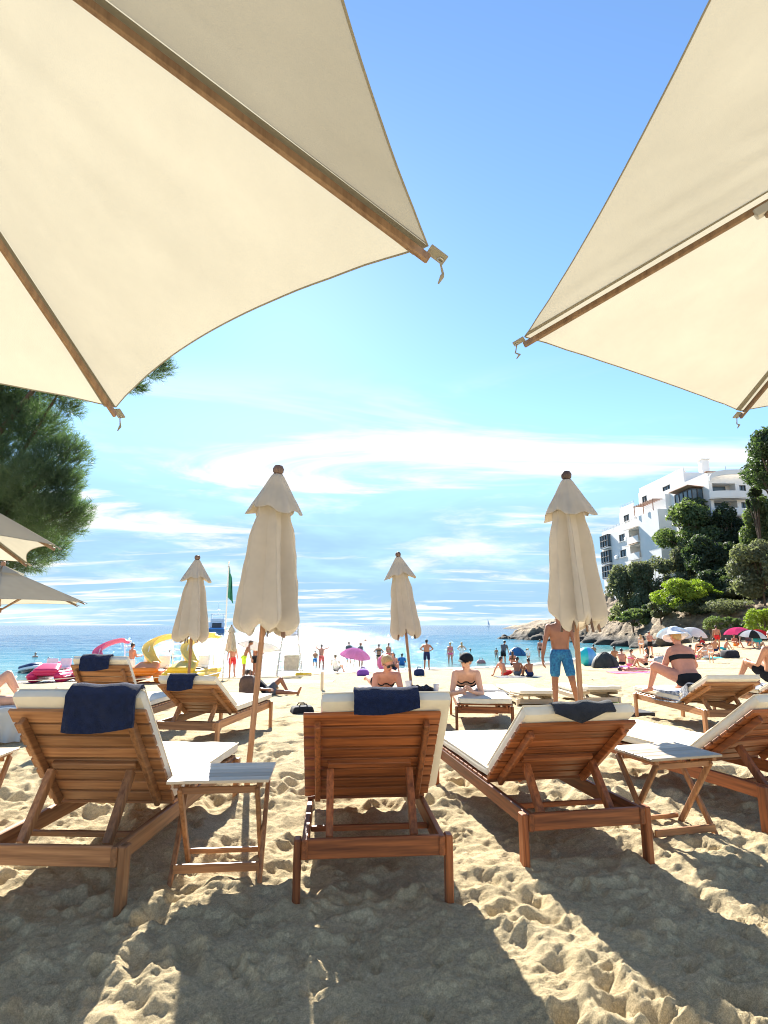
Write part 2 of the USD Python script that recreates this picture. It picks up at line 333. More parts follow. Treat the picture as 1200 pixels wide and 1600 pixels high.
def make_sand():
    n = {'g': ('geometry', {}), 'n': ('noise_texture', dict(scale=1.6, detail=6.0, roughness=0.65)), 'r': ('rgb_ramp', dict(ramp=[(0.25, (0.46, 0.37, 0.22)), (0.75, (0.60, 0.49, 0.305))])),
         'f': ('noise_texture', dict(scale=55.0, detail=8.0, roughness=0.85)), 'fr': ('map_range', dict(from_min=0.30, from_max=0.70, to_min=0.55, to_max=1.32, clamp=True)),
         'mm': ('mix_color', dict(blend_type='multiply', fac=1.0)), 'gr': ('noise_texture', dict(scale=260.0, detail=2.0, roughness=0.6)), 'gm': ('map_range', dict(from_min=0.35, from_max=0.65, to_min=0.76, to_max=1.2, clamp=True)), 'm2': ('mix_color', dict(blend_type='multiply', fac=1.0)), 's': ('separate_xyz', {}),
         'wet': ('map_range', dict(range_type='smoothstep', from_min=-1.02, from_max=-1.27, to_min=0.0, to_max=1.0, clamp=True)),
         'wm': ('mix_color', dict(b=(0.20, 0.155, 0.10))), 'rr': ('map_range', dict(to_min=0.95, to_max=0.25)),
         'b1': ('noise_texture', dict(scale=26.0, detail=8.0, roughness=0.74)), 'bp': ('bump', dict(strength=0.8, distance=0.022)),
         'b2': ('noise_texture', dict(scale=110.0, detail=5.0, roughness=0.75)), 'bq': ('bump', dict(strength=0.8, distance=0.010)),
         'p': ('principled_bsdf', dict(specular_ior_level=0.02, diffuse_roughness=0.2))}
    l = [('g.position', 'n.vector'), ('n.fac', 'r.fac'), ('g.position', 'f.vector'), ('f.fac', 'fr.value'), ('r.color', 'mm.a'), ('fr.result', 'mm.b'),
         ('g.position', 's.vector'), ('s.z', 'wet.value'), ('g.position', 'gr.vector'), ('gr.fac', 'gm.value'), ('mm.result', 'm2.a'), ('gm.result', 'm2.b'), ('m2.result', 'wm.a'), ('wet.result', 'wm.fac'), ('wm.result', 'p.base_color'),
         ('wet.result', 'rr.value'), ('rr.result', 'p.roughness'), ('g.position', 'b1.vector'), ('b1.fac', 'bp.height'), ('g.position', 'b2.vector'), ('b2.fac', 'bq.height'),
         ('bp.normal', 'bq.normal'), ('bq.normal', 'p.normal')]
    return usdkit.material(stage, '/World/Looks/sand', n, l, surface='p.BSDF')
SAND = make_sand()
obj('sand_beach', (np.stack([Xg, Yg, Zg], -1).reshape(-1, 3), grid_faces(len(rows), len(u))[:, ::-1]), SAND, None, True, kind='structure')

# the sea: one sheet from the shore to the horizon; its primvar holds the depth of the water
ur = np.concatenate([np.linspace(-6, -1, 40, endpoint=False), np.linspace(-1, 1, 420), np.linspace(1, 6, 41)[1:]])
yr = np.concatenate([np.geomspace(20, 160, 420, endpoint=False), np.geomspace(160, 60000, 130)])
Ys, Us = np.meshgrid(yr, ur, indexing='ij'); Xs = Us * Ys
amp = np.clip((Ys - 24) / 40, 0.12, 1) * np.clip(900 / Ys, 0, 1)
Q = np.stack([Xs * 0.35, Ys * 0.8, 0 * Xs], -1)
Zs = SEA + amp * (0.20 * (meshkit.fbm(Q * 0.30, 3, 5) - 0.5) + 0.15 * (meshkit.fbm(Q * 1.1, 3, 6) - 0.5))
depth = np.clip(Zs - zg(Xs, Ys), -0.5, 30)
far_d = np.clip((Ys - 60) / 40, 0, 1)
depth = np.maximum(depth, 0.0) * (1 - far_d) + np.maximum(depth, 3 + (Ys - 60) * 0.03) * far_d
sea_m = {'a': ('attribute', dict(attribute='water_depth')), 'r': ('rgb_ramp', dict(ramp=[(0.0, (0.16, 0.24, 0.20)), (0.05, (0.06, 0.22, 0.225)), (0.16, (0.014, 0.165, 0.215)), (0.40, (0.006, 0.095, 0.17)), (1.0, (0.004, 0.042, 0.11))])),
         'sc': ('math', dict(math_type='divide', value2=14.0)), 'g': ('geometry', {}), 'm1': ('mapping', dict(scale=(0.5, 1.0, 1.0))), 'n1': ('noise_texture', dict(scale=1.1, detail=7.0, roughness=0.62)),
         'b1': ('bump', dict(strength=0.8, distance=0.32)), 'n2': ('noise_texture', dict(scale=0.10, detail=5.0, roughness=0.6)), 'b2': ('bump', dict(strength=0.5, distance=3.0)),
         'fo': ('map_range', dict(range_type='smoothstep', from_min=0.16, from_max=0.02, to_min=0.0, to_max=0.75, clamp=True)),
         'fn': ('noise_texture', dict(scale=1.6, detail=6.0, roughness=0.7)), 'fm': ('map_range', dict(range_type='smoothstep', from_min=0.40, from_max=0.58, to_min=0.0, to_max=1.0, clamp=True)),
         'ff': ('math', dict(math_type='multiply')), 'cx': ('mix_color', dict(b=(0.75, 0.78, 0.76))), 'rx': ('map_range', dict(to_min=0.07, to_max=0.7)),
         'p': ('principled_bsdf', dict(ior=1.33, specular_ior_level=0.5))}
sea_l = [('a.fac', 'sc.value1'), ('sc.value', 'r.fac'), ('g.position', 'm1.vector'), ('m1.vector', 'n1.vector'), ('n1.fac', 'b1.height'), ('m1.vector', 'n2.vector'), ('n2.fac', 'b2.height'), ('b2.normal', 'b1.normal'), ('b1.normal', 'p.normal'),
         ('a.fac', 'fo.value'), ('g.position', 'fn.vector'), ('fn.fac', 'fm.value'), ('fo.result', 'ff.value1'), ('fm.result', 'ff.value2'), ('r.color', 'cx.a'), ('ff.value', 'cx.fac'), ('cx.result', 'p.base_color'), ('ff.value', 'rx.value'), ('rx.result', 'p.roughness')]
WATER = usdkit.material(stage, '/World/Looks/sea_water', sea_m, sea_l, surface='p.BSDF')
_sea = usdkit.mesh(stage, '/World/sea', (np.stack([Xs, Ys, Zs], -1).reshape(-1, 3), grid_faces(len(yr), len(ur))[:, ::-1]), WATER, True)
UsdGeom.PrimvarsAPI(_sea).CreatePrimvar('water_depth', Sdf.ValueTypeNames.FloatArray, 'vertex').Set([float(x) for x in depth.ravel()])
tag(_sea.GetPrim(), kind='structure')

# the rocky hill on the right, from the beach out to its point
HILL = np.array([(36.5, 50), (33.5, 58), (30.5, 66), (31, 78), (31.6, 92), (30.5, 101), (25.5, 106), (22.5, 114), (27, 126), (38, 142), (55, 162), (90, 190), (150, 200), (230, 120), (130, 30), (62, 36), (44, 44)], float)
def hill_dist(x, y):
    p = np.stack([x, y], -1); a, b = HILL, np.roll(HILL, -1, 0)
    best = np.full(x.shape, 1e9); inside = np.zeros(x.shape, bool)
    for q, r in zip(a, b):
        e = r - q; t = np.clip(((p - q) @ e) / (e @ e), 0, 1)
        best = np.minimum(best, np.linalg.norm(p - q - t[..., None] * e, axis=-1))
        hit = (q[1] > y) != (r[1] > y)
        inside ^= hit & (x < (r[0] - q[0]) * (y - q[1]) / (r[1] - q[1] + 1e-12) + q[0])
    return np.where(inside, best, -best)
def sm(t): t = np.clip(t, 0, 1); return t * t * (3 - 2 * t)
def hill_z(x, y, rough=True):
    x, y = np.asarray(x, float), np.asarray(y, float)
    w = np.stack([x, y, 0 * x], -1)
    d = hill_dist(x, y) + (3.2 * (meshkit.fbm(w * 0.22, 4, 40) - 0.5) if rough else 0)
    top = np.interp(y, [60, 76, 100, 118], [2.5, 1.9, 0.4, 0.1]) 
    base = -2.6 + (top + 2.6) * (0.62 * sm((d + 1.2) / 1.6) + 0.38 * sm((d - 1.2) / 3.0))
    z = base + 0.17 * np.clip(d - 1, 0, 6) + 0.52 * np.clip(d - 7, 0, 14) + 0.2 * np.clip(d - 21, 0, 20) + 0.1 * np.clip(d - 40, 0, 60)
    if rough:
        led = np.abs(meshkit.fbm(w * [0.5, 0.5, 1], 5, 41) - 0.5) * 2
        z = z + sm((d + 1.5) / 2) * ((led - 0.28) * 1.1 + (meshkit.fbm(w * 1.7, 3, 43) - 0.5) * 0.5)
        st = 0.42; q = z / st; z = np.where(d < 12, st * (np.floor(q) + sm((q - np.floor(q) - 0.25) / 0.5)) * 0.7 + z * 0.3, z)
    return z
hx, hy = np.meshgrid(np.concatenate([np.arange(18, 62, 0.33), np.arange(62, 240, 2.5)]), np.concatenate([np.arange(34, 132, 0.36), np.arange(132, 215, 2.0)]), indexing='ij')
hz = hill_z(hx, hy)
ROCK = usdkit.material(stage, '/World/Looks/hill_rock', {
    'g': ('geometry', {}), 'm': ('mapping', dict(scale=(1, 1, 3.0))), 'n': ('noise_texture', dict(scale=0.55, detail=8.0, roughness=0.68)),
    'r': ('rgb_ramp', dict(ramp=[(0.30, (0.055, 0.044, 0.034)), (0.5, (0.19, 0.145, 0.095)), (0.70, (0.37, 0.285, 0.185))])),
    's': ('separate_xyz', {}), 'w': ('map_range', dict(range_type='smoothstep', from_min=0.5, from_max=-0.7, to_min=0.0, to_max=0.9, clamp=True)), 'wm': ('mix_color', dict(b=(0.045, 0.042, 0.038))),
    'bn': ('noise_texture', dict(scale=2.4, detail=8.0, roughness=0.7)), 'b': ('bump', dict(strength=0.8, distance=0.25)), 'p': ('principled_bsdf', dict(roughness=0.9, specular_ior_level=0.15))},
    [('g.position', 'm.vector'), ('m.vector', 'n.vector'), ('n.fac', 'r.fac'), ('g.position', 's.vector'), ('s.z', 'w.value'), ('r.color', 'wm.a'), ('w.result', 'wm.fac'), ('wm.result', 'p.base_color'), ('m.vector', 'bn.vector'), ('bn.fac', 'b.height'), ('b.normal', 'p.normal')], surface='p.BSDF')
obj('rocky_hill', (np.stack([hx, hy, hz], -1).reshape(-1, 3), grid_faces(*hx.shape)), ROCK, None, 40, kind='structure')

# a lower headland far out, and a strip of coast on the horizon
fx, fy = np.meshgrid(np.linspace(60, 260, 130), np.linspace(360, 520, 70), indexing='ij')
fw = np.stack([fx, fy, 0 * fx], -1)
fd = 1 - np.sqrt(((fx - 170) / 96) ** 2 + ((fy - 440) / 66) ** 2) + 0.25 * (meshkit.fbm(fw * 0.03, 4, 50) - 0.5)
fz = SEA - 2 + 9.5 * sm(fd / 0.55) + (meshkit.fbm(fw * 0.12, 4, 51) - 0.5) * 2.6 * sm(fd * 4)
obj('far_headland', (np.stack([fx, fy, fz], -1).reshape(-1, 3), grid_faces(*fx.shape)), ROCK, None, 40, kind='structure')
cx_, cy_ = np.meshgrid(np.linspace(-3600, -60, 120), np.linspace(16000, 17600, 14), indexing='ij')
cz_ = SEA - 20 + 105 * sm(1 - np.abs((cx_ + 1750) / 1750)) * (0.6 + 0.6 * meshkit.fbm(np.stack([cx_, cy_, 0 * cx_], -1) * 0.0022, 3, 60)) * sm(1.1 - np.abs((cy_ - 16800) / 800))
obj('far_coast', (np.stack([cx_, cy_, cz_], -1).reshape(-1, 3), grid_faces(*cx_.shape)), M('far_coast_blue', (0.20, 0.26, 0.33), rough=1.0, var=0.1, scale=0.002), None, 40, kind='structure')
# ------------------------------------------------------------------ sun loungers
LW, LL, RAIL, HY, BL = 0.70, 1.86, 0.295, 0.58, 0.72     # width, length, rail top, hinge from the rear posts, length of the back
def back_frame(angle):
    a = math.radians(angle); d = np.array([0, -math.cos(a), math.sin(a)]); n = np.array([0, math.sin(a), math.cos(a)])
    o = np.array([0, HY, RAIL + 0.024])
    R = np.stack([[1, 0, 0], d, n], 1)      # local (across, up the back, out of its front)
    return o, R, lambda x, v, w: o + np.array([x, 0, 0]) + d * v + n * w
def lounger(label, loc, heading, angle, kind='teak', group=None, cushion=True, cdx=0.0, legh=None, full=True):
    t = thing('sun_lounger', label, 'sun lounger', loc, -heading, group)
    WX, WY, WZ = wood('x', kind), wood('y', kind), wood('z', kind)
    hw = LW / 2
    for s in (-1, 1):
        obj('side_rail', box(0.032, LL, 0.088, (s * (hw - 0.019), LL / 2 - 0.035, RAIL - 0.044), 0.005), WY, t)
        for y, o in ((0, 0), (LL - 0.07, 0)):
            obj('leg', box(0.036, 0.066, RAIL + 0.16, (s * (hw + 0.0165), y, (RAIL - 0.16) / 2 + 0.001), 0.006), WZ, t)
    obj('head_rail', box(LW + 0.0, 0.030, 0.088, (0, -0.012, RAIL - 0.045), 0.005), WX, t)
    obj('foot_rail', box(LW - 0.075, 0.030, 0.080, (0, LL - 0.085, RAIL - 0.048), 0.005), WX, t)
    obj('cross_bar', box(LW - 0.075, 0.030, 0.026, (0, 0.30, RAIL - 0.055), 0.004), WX, t)
    if full:
        n = 12; pitch = (LL - 0.05 - HY - 0.02) / n
        for k in range(n):
            obj('seat_slat', box(LW - 0.01, pitch - 0.016, 0.018, (0, HY + 0.03 + pitch * (k + .5), RAIL + 0.0105), 0.003), WX, t)
    o, R, P = back_frame(angle)
    b = thing_part('backrest', t)
    ns = 8; pitch = BL / ns
    for k in range(ns):
        w = pitch - 0.019 + (0.012 if k == ns - 1 else 0)
        obj('back_slat', mv(box(LW + 0.02, w, 0.022, (0, pitch * (k + .5), 0.011), 0.003), o, R), WX, b)
    for s in (-1, 1):
        obj('back_bearer', mv(box(0.030, BL - 0.07, 0.046, (s * 0.285, BL / 2 - 0.01, -0.0235), 0.004), o, R), WY, b)
    obj('prop_bar', mv(box(0.46, 0.040, 0.028, (0, 0.33, -0.0145), 0.004), o, R), WX, b)
    for s in (-1, 1):
        top = P(s * 0.215, 0.33, -0.05)
        obj('prop_strut', bar(top, (s * 0.215, 0.10 if angle < 45 else 0.13, RAIL - 0.05), 0.038, 0.050, up=(0, 1, 0.3)), WZ, t)
    if cushion:
        sl = LL - HY + 0.02
        sc = obj('seat_cushion', mv(rounded(LW - 0.02, sl, 0.07, 0.026, puff=0.006, seed=int(loc[0] * 10) % 97), (cdx, HY + 0.035 + sl / 2, RAIL + 0.0625)), CUSHION, t, 50)
        bc = obj('back_cushion', mv(rounded(LW - 0.01, BL + 0.055, 0.072, 0.026, puff=0.006, seed=int(loc[1] * 10) % 89), o + R @ np.array([cdx * 2.1, (BL + 0.055) / 2 + 0.012, 0.065]), R), CUSHION, t, 50)
        for (pw, pl, pc, rr, host) in ((LW - 0.02, sl, np.array([cdx, HY + 0.035 + sl / 2, RAIL + 0.0625]), np.eye(3), sc), (LW - 0.01, BL + 0.055, o + R @ np.array([cdx * 2.1, (BL + 0.055) / 2 + 0.012, 0.065]), R, bc)):
            a, c = pw / 2 - 0.006, pl / 2 - 0.006
            loop = np.array([(-a, -c, .025), (-a, c, .025), (a, c, .025), (a, -c, .025), (-a, -c, .025)])
            loop = np.vstack([np.linspace(loop[i], loop[i + 1], 7)[:-1] for i in range(4)] + [loop[:1]])
            obj('piping', mv(tube(loop, 0.0042, 5), pc, rr), PIPING, host, True)
    return t
def thing_part(name, parent):
    x = UsdGeom.Xform.Define(stage, numbered(pth(parent), name)); return x.GetPrim()
def place(loc, heading):
    """The local frame of a lounger as a function."""
    R = rot('z', -heading); loc = np.asarray(loc, float)
    return lambda p: loc + R @ np.asarray(p, float)
def towel_over(label, loc, heading, angle, x0, x1, front, drop, mat=NAVY, group=None, rolled=0.0, seed=1):
    """A towel hung over the top edge of a raised back."""
    o, R, P = back_frame(angle); top = BL + 0.067
    path = [P(0, top - front * k, 0.112 + rolled * math.sin(k * 3.1)) for k in np.linspace(1, 0.12, 9)]
    path += [P(0, top + 0.006, 0.108), P(0, top + 0.017, 0.092), P(0, top + 0.020, 0.07), P(0, top + 0.016, 0.045)]
    e = path[-1] + np.array([0, -0.012, -0.012])
    path += [e + np.array([0, -0.006 * math.sin(k * 2), -drop * k]) for k in np.linspace(0.0, 1, 10)]
    path = np.array(path)
    xs = np.linspace(x0, x1, 22)
    G = path[None, :, :] + np.stack([xs, 0 * xs, 0 * xs], -1)[:, None, :]
    w = np.stack([G[..., 0] * 9, G[..., 1] * 9 + seed * 7, G[..., 2] * 9], -1)
    nz = meshkit.fbm(w, 3, seed) - 0.5
    k = np.linspace(0, 1, G.shape[1])[None]
    G[..., 1] -= np.abs(nz) * 0.035 * (k > 0.5) + 0.004 * (k > .5)
    G[..., 2] += (np.clip(nz, -.1, .5)) * 0.03 * (k <= 0.5)
    G[..., 2] += -0.014 * sm((k - .6) / .4) * np.sin(np.linspace(0, 3.5, 22))[:, None] + 0.02 * (k > .9) * np.linspace(-.5, .5, 22)[:, None]
    f = place(loc, heading)
    m = sheet(G, 0.016)
    return obj('beach_towel', mv(m, loc, rot('z', -heading)), mat, None, 60, label=label, cat='towel', group=group)

near_g = 'teak loungers in the nearest row'
L1 = ((-1.575, 2.955, 0), 2.5, 50); L2 = ((-0.05, 3.056, 0), -5.0, 47); L3 = ((1.12, 3.47, 0), -10.3, 36); L4 = ((2.76, 4.05, 0), -17.5, 36)
lounger('weathered teak lounger with a raised back and navy towel, leftmost of the near row', *L1, kind='worn', group=near_g)
lounger('reddish teak lounger seen squarely from behind in the middle of the near row', *L2, kind='teak', group=near_g, cdx=0.035)
lounger('teak lounger with low back and black towel on its top edge, right of the middle', *L3, kind='teak', group=near_g)
lounger('teak lounger cut by the right edge of the photo behind a folding table', *L4, kind='teak', group=near_g)
towel_over('navy towel hanging flat behind the back of the leftmost near lounger', *L1, -0.035, 0.325, 0.16, 0.165, seed=3)
towel_over('navy towel rolled over the top of the middle near lounger', *L2, -0.10, 0.24, 0.13, 0.06, seed=5, rolled=0.03)
# crumpled black towel on lounger 3
def crumpled(label, centre, size, heading, mat, seed, h=0.06, cat='towel', name='beach_towel', lift=0.0):
    n = 34; a = np.linspace(-1, 1, n)
    gx, gy = np.meshgrid(a * size[0] / 2, a * size[1] / 2, indexing='ij')
    w = np.stack([gx * 7, gy * 7, np.full_like(gx, seed * 1.7)], -1)
    e = np.clip((1 - np.abs(a)) * 4, 0, 1); env = e[:, None] * e[None]
    z = h * (0.25 + 1.1 * np.abs(meshkit.fbm(w, 3, seed) - 0.5) * 2) * env
    gx = gx + 0.05 * (meshkit.fbm(w * .8, 2, seed + 5) - .5); gy = gy + 0.05 * (meshkit.fbm(w * .8, 2, seed + 9) - .5)
    m = sheet(np.stack([gx, gy, z + lift], -1), 0.014)
    return obj(name, mv(m, centre, rot('z', -heading)), mat, None, 60, label=label, cat=cat)
o3, R3, P3_ = back_frame(36); f3 = place(L3[0], L3[1])
c3 = f3(P3_(0.12, BL + 0.0, 0.115))
G = []
for x in np.linspace(-0.17, 0.20, 30):
    wv = 0.012 * math.sin(x * 40) + 0.01 * math.sin(x * 23 + 1)
    row = [P3_(x + 0.02 * v, BL + 0.05 - v, 0.107 + wv * (0.4 + v) + 0.05 * max(0, (x - .0)) * math.exp(-((v - .05) / .06) ** 2) + 0.022 * math.exp(-((v - .12 + x * .2) / .04) ** 2)) for v in np.linspace(0.26, 0.0, 12)]
    row += [P3_(x, BL + 0.078, 0.096 + wv * .4), P3_(x, BL + 0.085, 0.07), P3_(x, BL + 0.082, 0.045) + np.array([0, -.004, 0])]
    dr = 0.06 * max(0, 1 - abs(x + 0.02) / 0.16)
    row += [P3_(x, BL + 0.080, 0.04) + np.array([0, -0.012, -dr * k - 0.004]) for k in (0.3, 0.7, 1.0)]
    G.append(row)
obj('beach_towel', mv(sheet(np.array(G), 0.014), L3[0], rot('z', -L3[1])), BLACKCLOTH, None, 60, label='crumpled black towel thrown over the low back right of the middle', cat='towel')

# second row
sec = 'loungers in the second row'
def ground_at(x, y): return (x, y, float(zg(x, y)) - 0.005)
L5 = (ground_at(-3.45, 7.05), 3.0, 52); L6 = (ground_at(-2.2, 6.75), 8.0, 30); L7 = (ground_at(0.02, 7.9), -3.0, 0.0); L8 = (ground_at(1.33, 8.0), 4.0, 0.0); L9 = (ground_at(4.36, 7.55), -3.0, 24); L10 = (ground_at(6.55, 9.3), -4.0, 24)
lounger('small lounger with a steep back and navy towel in front of the pink pedal boats', *L5, kind='worn', group=sec)
lounger('pale wood lounger with low back and navy towel left of the folded umbrella pole', *L6, kind='worn', group=sec)
lounger('flat lounger under the woman in sunglasses', *L7, kind='worn', group=sec)
lounger('flat lounger under the woman in the dark cap', *L8, kind='teak', group=sec)
lounger('lounger under the seated woman in the white sun hat', *L9, kind='worn', group=sec)
lounger('lounger with a blue striped towel at the right edge under a seated person', *L10, kind='worn', group=sec)
towel_over('navy towel over the steep lounger back in front of the pink pedal boats', *L5, -0.22, 0.14, 0.16, 0.13, seed=8)
towel_over('navy towel over the low lounger back left of the folded umbrella pole', *L6, -0.20, 0.10, 0.18, 0.10, seed=9)
LA = (ground_at(-6.0, 7.2), 66.0, 30)
lounger('lounger under the reclining sunbather at the left edge, mostly under a white cloth', *LA, kind='worn', group=sec)
# low flat beds beyond
L12 = ((2.93, 11.6, float(zg(2.93, 11.6)) - 0.16), -2, 4); L13 = ((4.35, 12.0, float(zg(4.35, 12)) - 0.16), -4, 8)
lounger('low cream sunbed on the sand behind the blue shorts', *L12, kind='pale', group='low sunbeds on the sand')
lounger('low cream sunbed on the sand right of the near folded umbrella pole', *L13, kind='pale', group='low sunbeds on the sand')
pad = (3.95, 9.7, float(zg(3.95, 9.7)) + 0.04)
obj('dark_pad', mv(rounded(0.5, 0.62, 0.075, 0.02, seed=4), pad, rot('z', 8)), M('charcoal_pad', (0.035, 0.037, 0.042), rough=0.8), None, 50, label='thick charcoal pad lying on the sand beside the near folded umbrella pole', cat='pad')

# ------------------------------------------------------------------ folding tables
def folding_table(label, c, rotz, w=0.53, d=0.40, h=0.50, kind='worn', topkind='pale', split=0.0):
    t = thing('folding_table', label, 'side table', (c[0], c[1], c[2]), rotz, 'folding tables between the loungers')
    TX, WX, WZ = wood('x', topkind), wood('x', kind), wood('z', kind)
    n = 5; p = d / n
    for k in range(n):
        obj('top_plank', box(w, p - 0.003, 0.016, (0, -d / 2 + p * (k + .5), h - 0.008), 0.003), TX, t)
    for s in (-1, 1):
        obj('top_batten', box(0.030, d - 0.03, 0.022, (s * (w / 2 - 0.05), 0, h - 0.0285), 0.003), WZ, t)
    obj('apron', box(w - 0.14, 0.020, 0.034, (0, -d / 2 + 0.05, h - 0.058), 0.003), WX, t)
    obj('apron', box(w - 0.14, 0.020, 0.034, (0, d / 2 - 0.05, h - 0.058), 0.003), WX, t)
    for s in (-1, 1):
        x = s * (w / 2 - 0.05)
        obj('leg', bar((x + s * .013, d / 2 - 0.04, h - 0.045), (x + s * .013, -d / 2 + 0.04, -0.06), 0.024, 0.036, up=(0, 1, 0)), WZ, t)
        obj('leg', bar((x - s * .0135, -d / 2 + 0.04, h - 0.045), (x - s * .0135, d / 2 - 0.02, -0.06), 0.024, 0.036, up=(0, 1, 0)), WZ, t)
    obj('stretcher', box(w - 0.09, 0.018, 0.042, (0, -d / 2 + 0.078, 0.055), 0.003), WX, t)
    obj('stretcher', box(w - 0.13, 0.020, 0.026, (0, d / 2 - 0.05, 0.045), 0.003), WX, t)
    return t
folding_table('weathered folding table standing right of the leftmost near lounger', (-0.89, 3.44, 0), 5)
folding_table('folding teak table standing right of the lounger with the black towel', (1.83, 4.0, 0), 15, d=0.42, topkind='pale')
folding_table('corner of a wooden table at the left edge beside the leftmost near lounger', (-2.68, 3.86, 0), 4, kind='worn')
tb = ground_at(0.52, 9.0)
folding_table('small table with drinks between the two sunbathing women', tb, 0, w=0.62, d=0.45, h=0.42, kind='worn')

# ------------------------------------------------------------------ umbrellas
def closed_umbrella(label, base, lean, height, scale=1.0, skew=(0, 0), turn=0.0, seed=0, group='closed canvas umbrellas', kind='pole', wide=1.0):
    """lean: sideways shift of the top (x, y)."""
    t = thing('closed_umbrella', label, 'umbrella', base, 0, group)
    ax = unit([lean[0], lean[1], height]); z = ax; x = unit(np.cross([0, 1, 0], z)); y = np.cross(z, x)
    R = np.stack([x, y, z], 1) @ rot('z', turn); H = height; s = scale
    WZ = wood('z', kind)
    obj('pole', mv(tube([(0, 0, -0.25), (0, 0, H - 0.16)], 0.024 * s, 14), (0, 0, 0), R), WZ, t, 40)
    fin = [(H - 0.12 * s, 0.002), (H - 0.12 * s, 0.044 * s), (H - 0.088 * s, 0.046 * s), (H - 0.080 * s, 0.034 * s), (H - 0.066 * s, 0.046 * s), (H - 0.036 * s, 0.050 * s), (H - 0.008 * s, 0.036 * s), (H, 0.004)]
    obj('finial', mv(lathe(fin, 16), (0, 0, 0), R), wood('z', 'dark'), t, 50)
    k1, k2 = seed * 1.3, seed * 2.1
    rv = np.random.default_rng(seed + 40); NK = 7
    ka = np.sort((np.arange(NK * 2) + rv.uniform(-.30, .30, NK * 2)) * math.pi / NK + .2); kr = np.where(np.arange(NK * 2) % 2 == 0, rv.uniform(1.0, 1.16, NK * 2), rv.uniform(.50, .80, NK * 2))
    KA = np.concatenate([[ka[-1] - 2 * math.pi], ka, [ka[0] + 2 * math.pi]]); KR = np.concatenate([[kr[-1]], kr, [kr[0]]]); TW = rv.uniform(-.25, .25)
    def pleat(a, zz, r):
        g = np.clip((H - 0.40 * s - zz) / (0.45 * s), 0, 1)
        gg = np.clip(g, 0, 1)
        th = a + 0 * zz
        tw = TW * (H - zz) + 0 * a
        q = (th - tw) % (2 * math.pi)
        k = np.clip(np.searchsorted(KA, q.ravel(), side='right').reshape(q.shape) - 1, 0, len(KA) - 2)
        r0 = KR[k] + (1 - KR[k]) * .55 * (1 - gg) ** 2; r1 = KR[k + 1] + (1 - KR[k + 1]) * .55 * (1 - gg) ** 2
        a0, a1 = KA[k], KA[k + 1]
        flat = r0 * r1 * np.sin(a1 - a0) / (r0 * np.sin(q - a0) + r1 * np.sin(a1 - q))
        return r * (1 + (wide - 1) * g) * flat * (1 + .05 * np.cos(2 * a + k2 + zz * 1.5))
    prof = [(H - z_ * s, r_ * s) for z_, r_ in ((0.28, .060), (0.33, .115), (0.40, .138), (0.48, .150), (0.56, .180), (0.64, .202), (0.74, .218), (0.84, .234), (0.94, .250), (1.04, .266), (1.14, .280), (1.24, .296), (1.32, .306), (1.36, .306), (1.385, .298), (1.41, .275), (1.43, .24), (1.44, .20), (1.42, .17))]
    prof = np.array(prof); tt_ = np.linspace(0, len(prof) - 1, 110); prof = np.stack([np.interp(tt_, np.arange(len(prof)), prof[:, 0]), np.interp(tt_, np.arange(len(prof)), prof[:, 1])], 1)
    v, f = lathe(prof, 150, pleat)
    g = np.clip((H - 0.4 * s - v[:, 2]) / (1.0 * s), 0, 1.1)
    v[:, 0] += skew[0] * g; v[:, 1] += skew[1] * g
    a = np.arctan2(v[:, 1], v[:, 0]); qa = (a - TW * (H - v[:, 2])) % (2 * math.pi); v[:, 2] += s * np.clip((g - .72) * 3, 0, 1.1) * (np.interp(qa, KA, np.where(KR > .9, -.035, .05)) + .03 * np.cos(2 * a + k1 + .5))
    obj('canopy', mv((v, f[:, ::-1]), (0, 0, 0), R), FOLDED, t, True)
    def capep(a, zz, r):
        g = np.clip((H - 0.10 * s - zz) / (0.34 * s), 0, 1)
        return r * (1 + g * (0.16 * np.cos(2 * a + k2) + 0.13 * np.cos(6 * a + k1) + 0.07 * np.sin(11 * a + k2)))
    cp = [(H - z_ * s, r_ * s) for z_, r_ in ((0.085, .040), (0.11, .060), (0.16, .088), (0.22, .120), (0.28, .152), (0.34, .186), (0.40, .215), (0.43, .228), (0.432, .222), (0.40, .207), (0.34, .178), (0.24, .125))]
    v, f = lathe(cp, 60, capep)
    a = np.arctan2(v[:, 1], v[:, 0]); g = np.clip((H - 0.22 * s - v[:, 2]) / (0.2 * s), 0, 1)
    v[:, 2] += g * s * (0.022 * np.cos(6 * a + k1 + 3.14) - 0.03 * np.cos(2 * a + k2))
    obj('top_flap', mv((v, f[:, ::-1]), (0, 0, 0), R), FOLDED, t, True)
    for k in range(6):
        b = k * math.pi / 3 - k1 / 3
        p = np.array([math.cos(b) * 0.17 * s + skew[0], math.sin(b) * 0.17 * s + skew[1], H - 1.50 * s])
        q = np.array([math.cos(b) * 0.05 * s + skew[0] * .4, math.sin(b) * 0.05 * s + skew[1] * .4, H - 0.9 * s])
        obj('rib', mv(bar(q, p, 0.016 * s, 0.024 * s, up=(math.cos(b), math.sin(b), 0)), (0, 0, 0), R), wood('z', 'dark'), t)
    return t
closed_umbrella('near closed canvas umbrella leaning right between the leftmost and middle loungers', (-1.104, 4.97, 0), (0.165, 0.0), 2.71, skew=(0.035, 0), turn=10, seed=1, wide=.93)
closed_umbrella('near closed canvas umbrella flaring to the right in front of the building', (1.735, 5.3, 0), (-0.005, 0.0), 2.74, skew=(0.075, 0), turn=40, seed=2, wide=.84)
closed_umbrella('distant closed canvas umbrella left of the flagpole', (-3.28, 10, float(zg(-3.28, 10))), (0.03, 0), 2.74, turn=25, seed=3)
closed_umbrella('distant closed canvas umbrella behind the two sunbathing women', (0.50, 10, float(zg(.5, 10))), (-0.26, 0), 2.73, turn=70, seed=4, wide=.85)

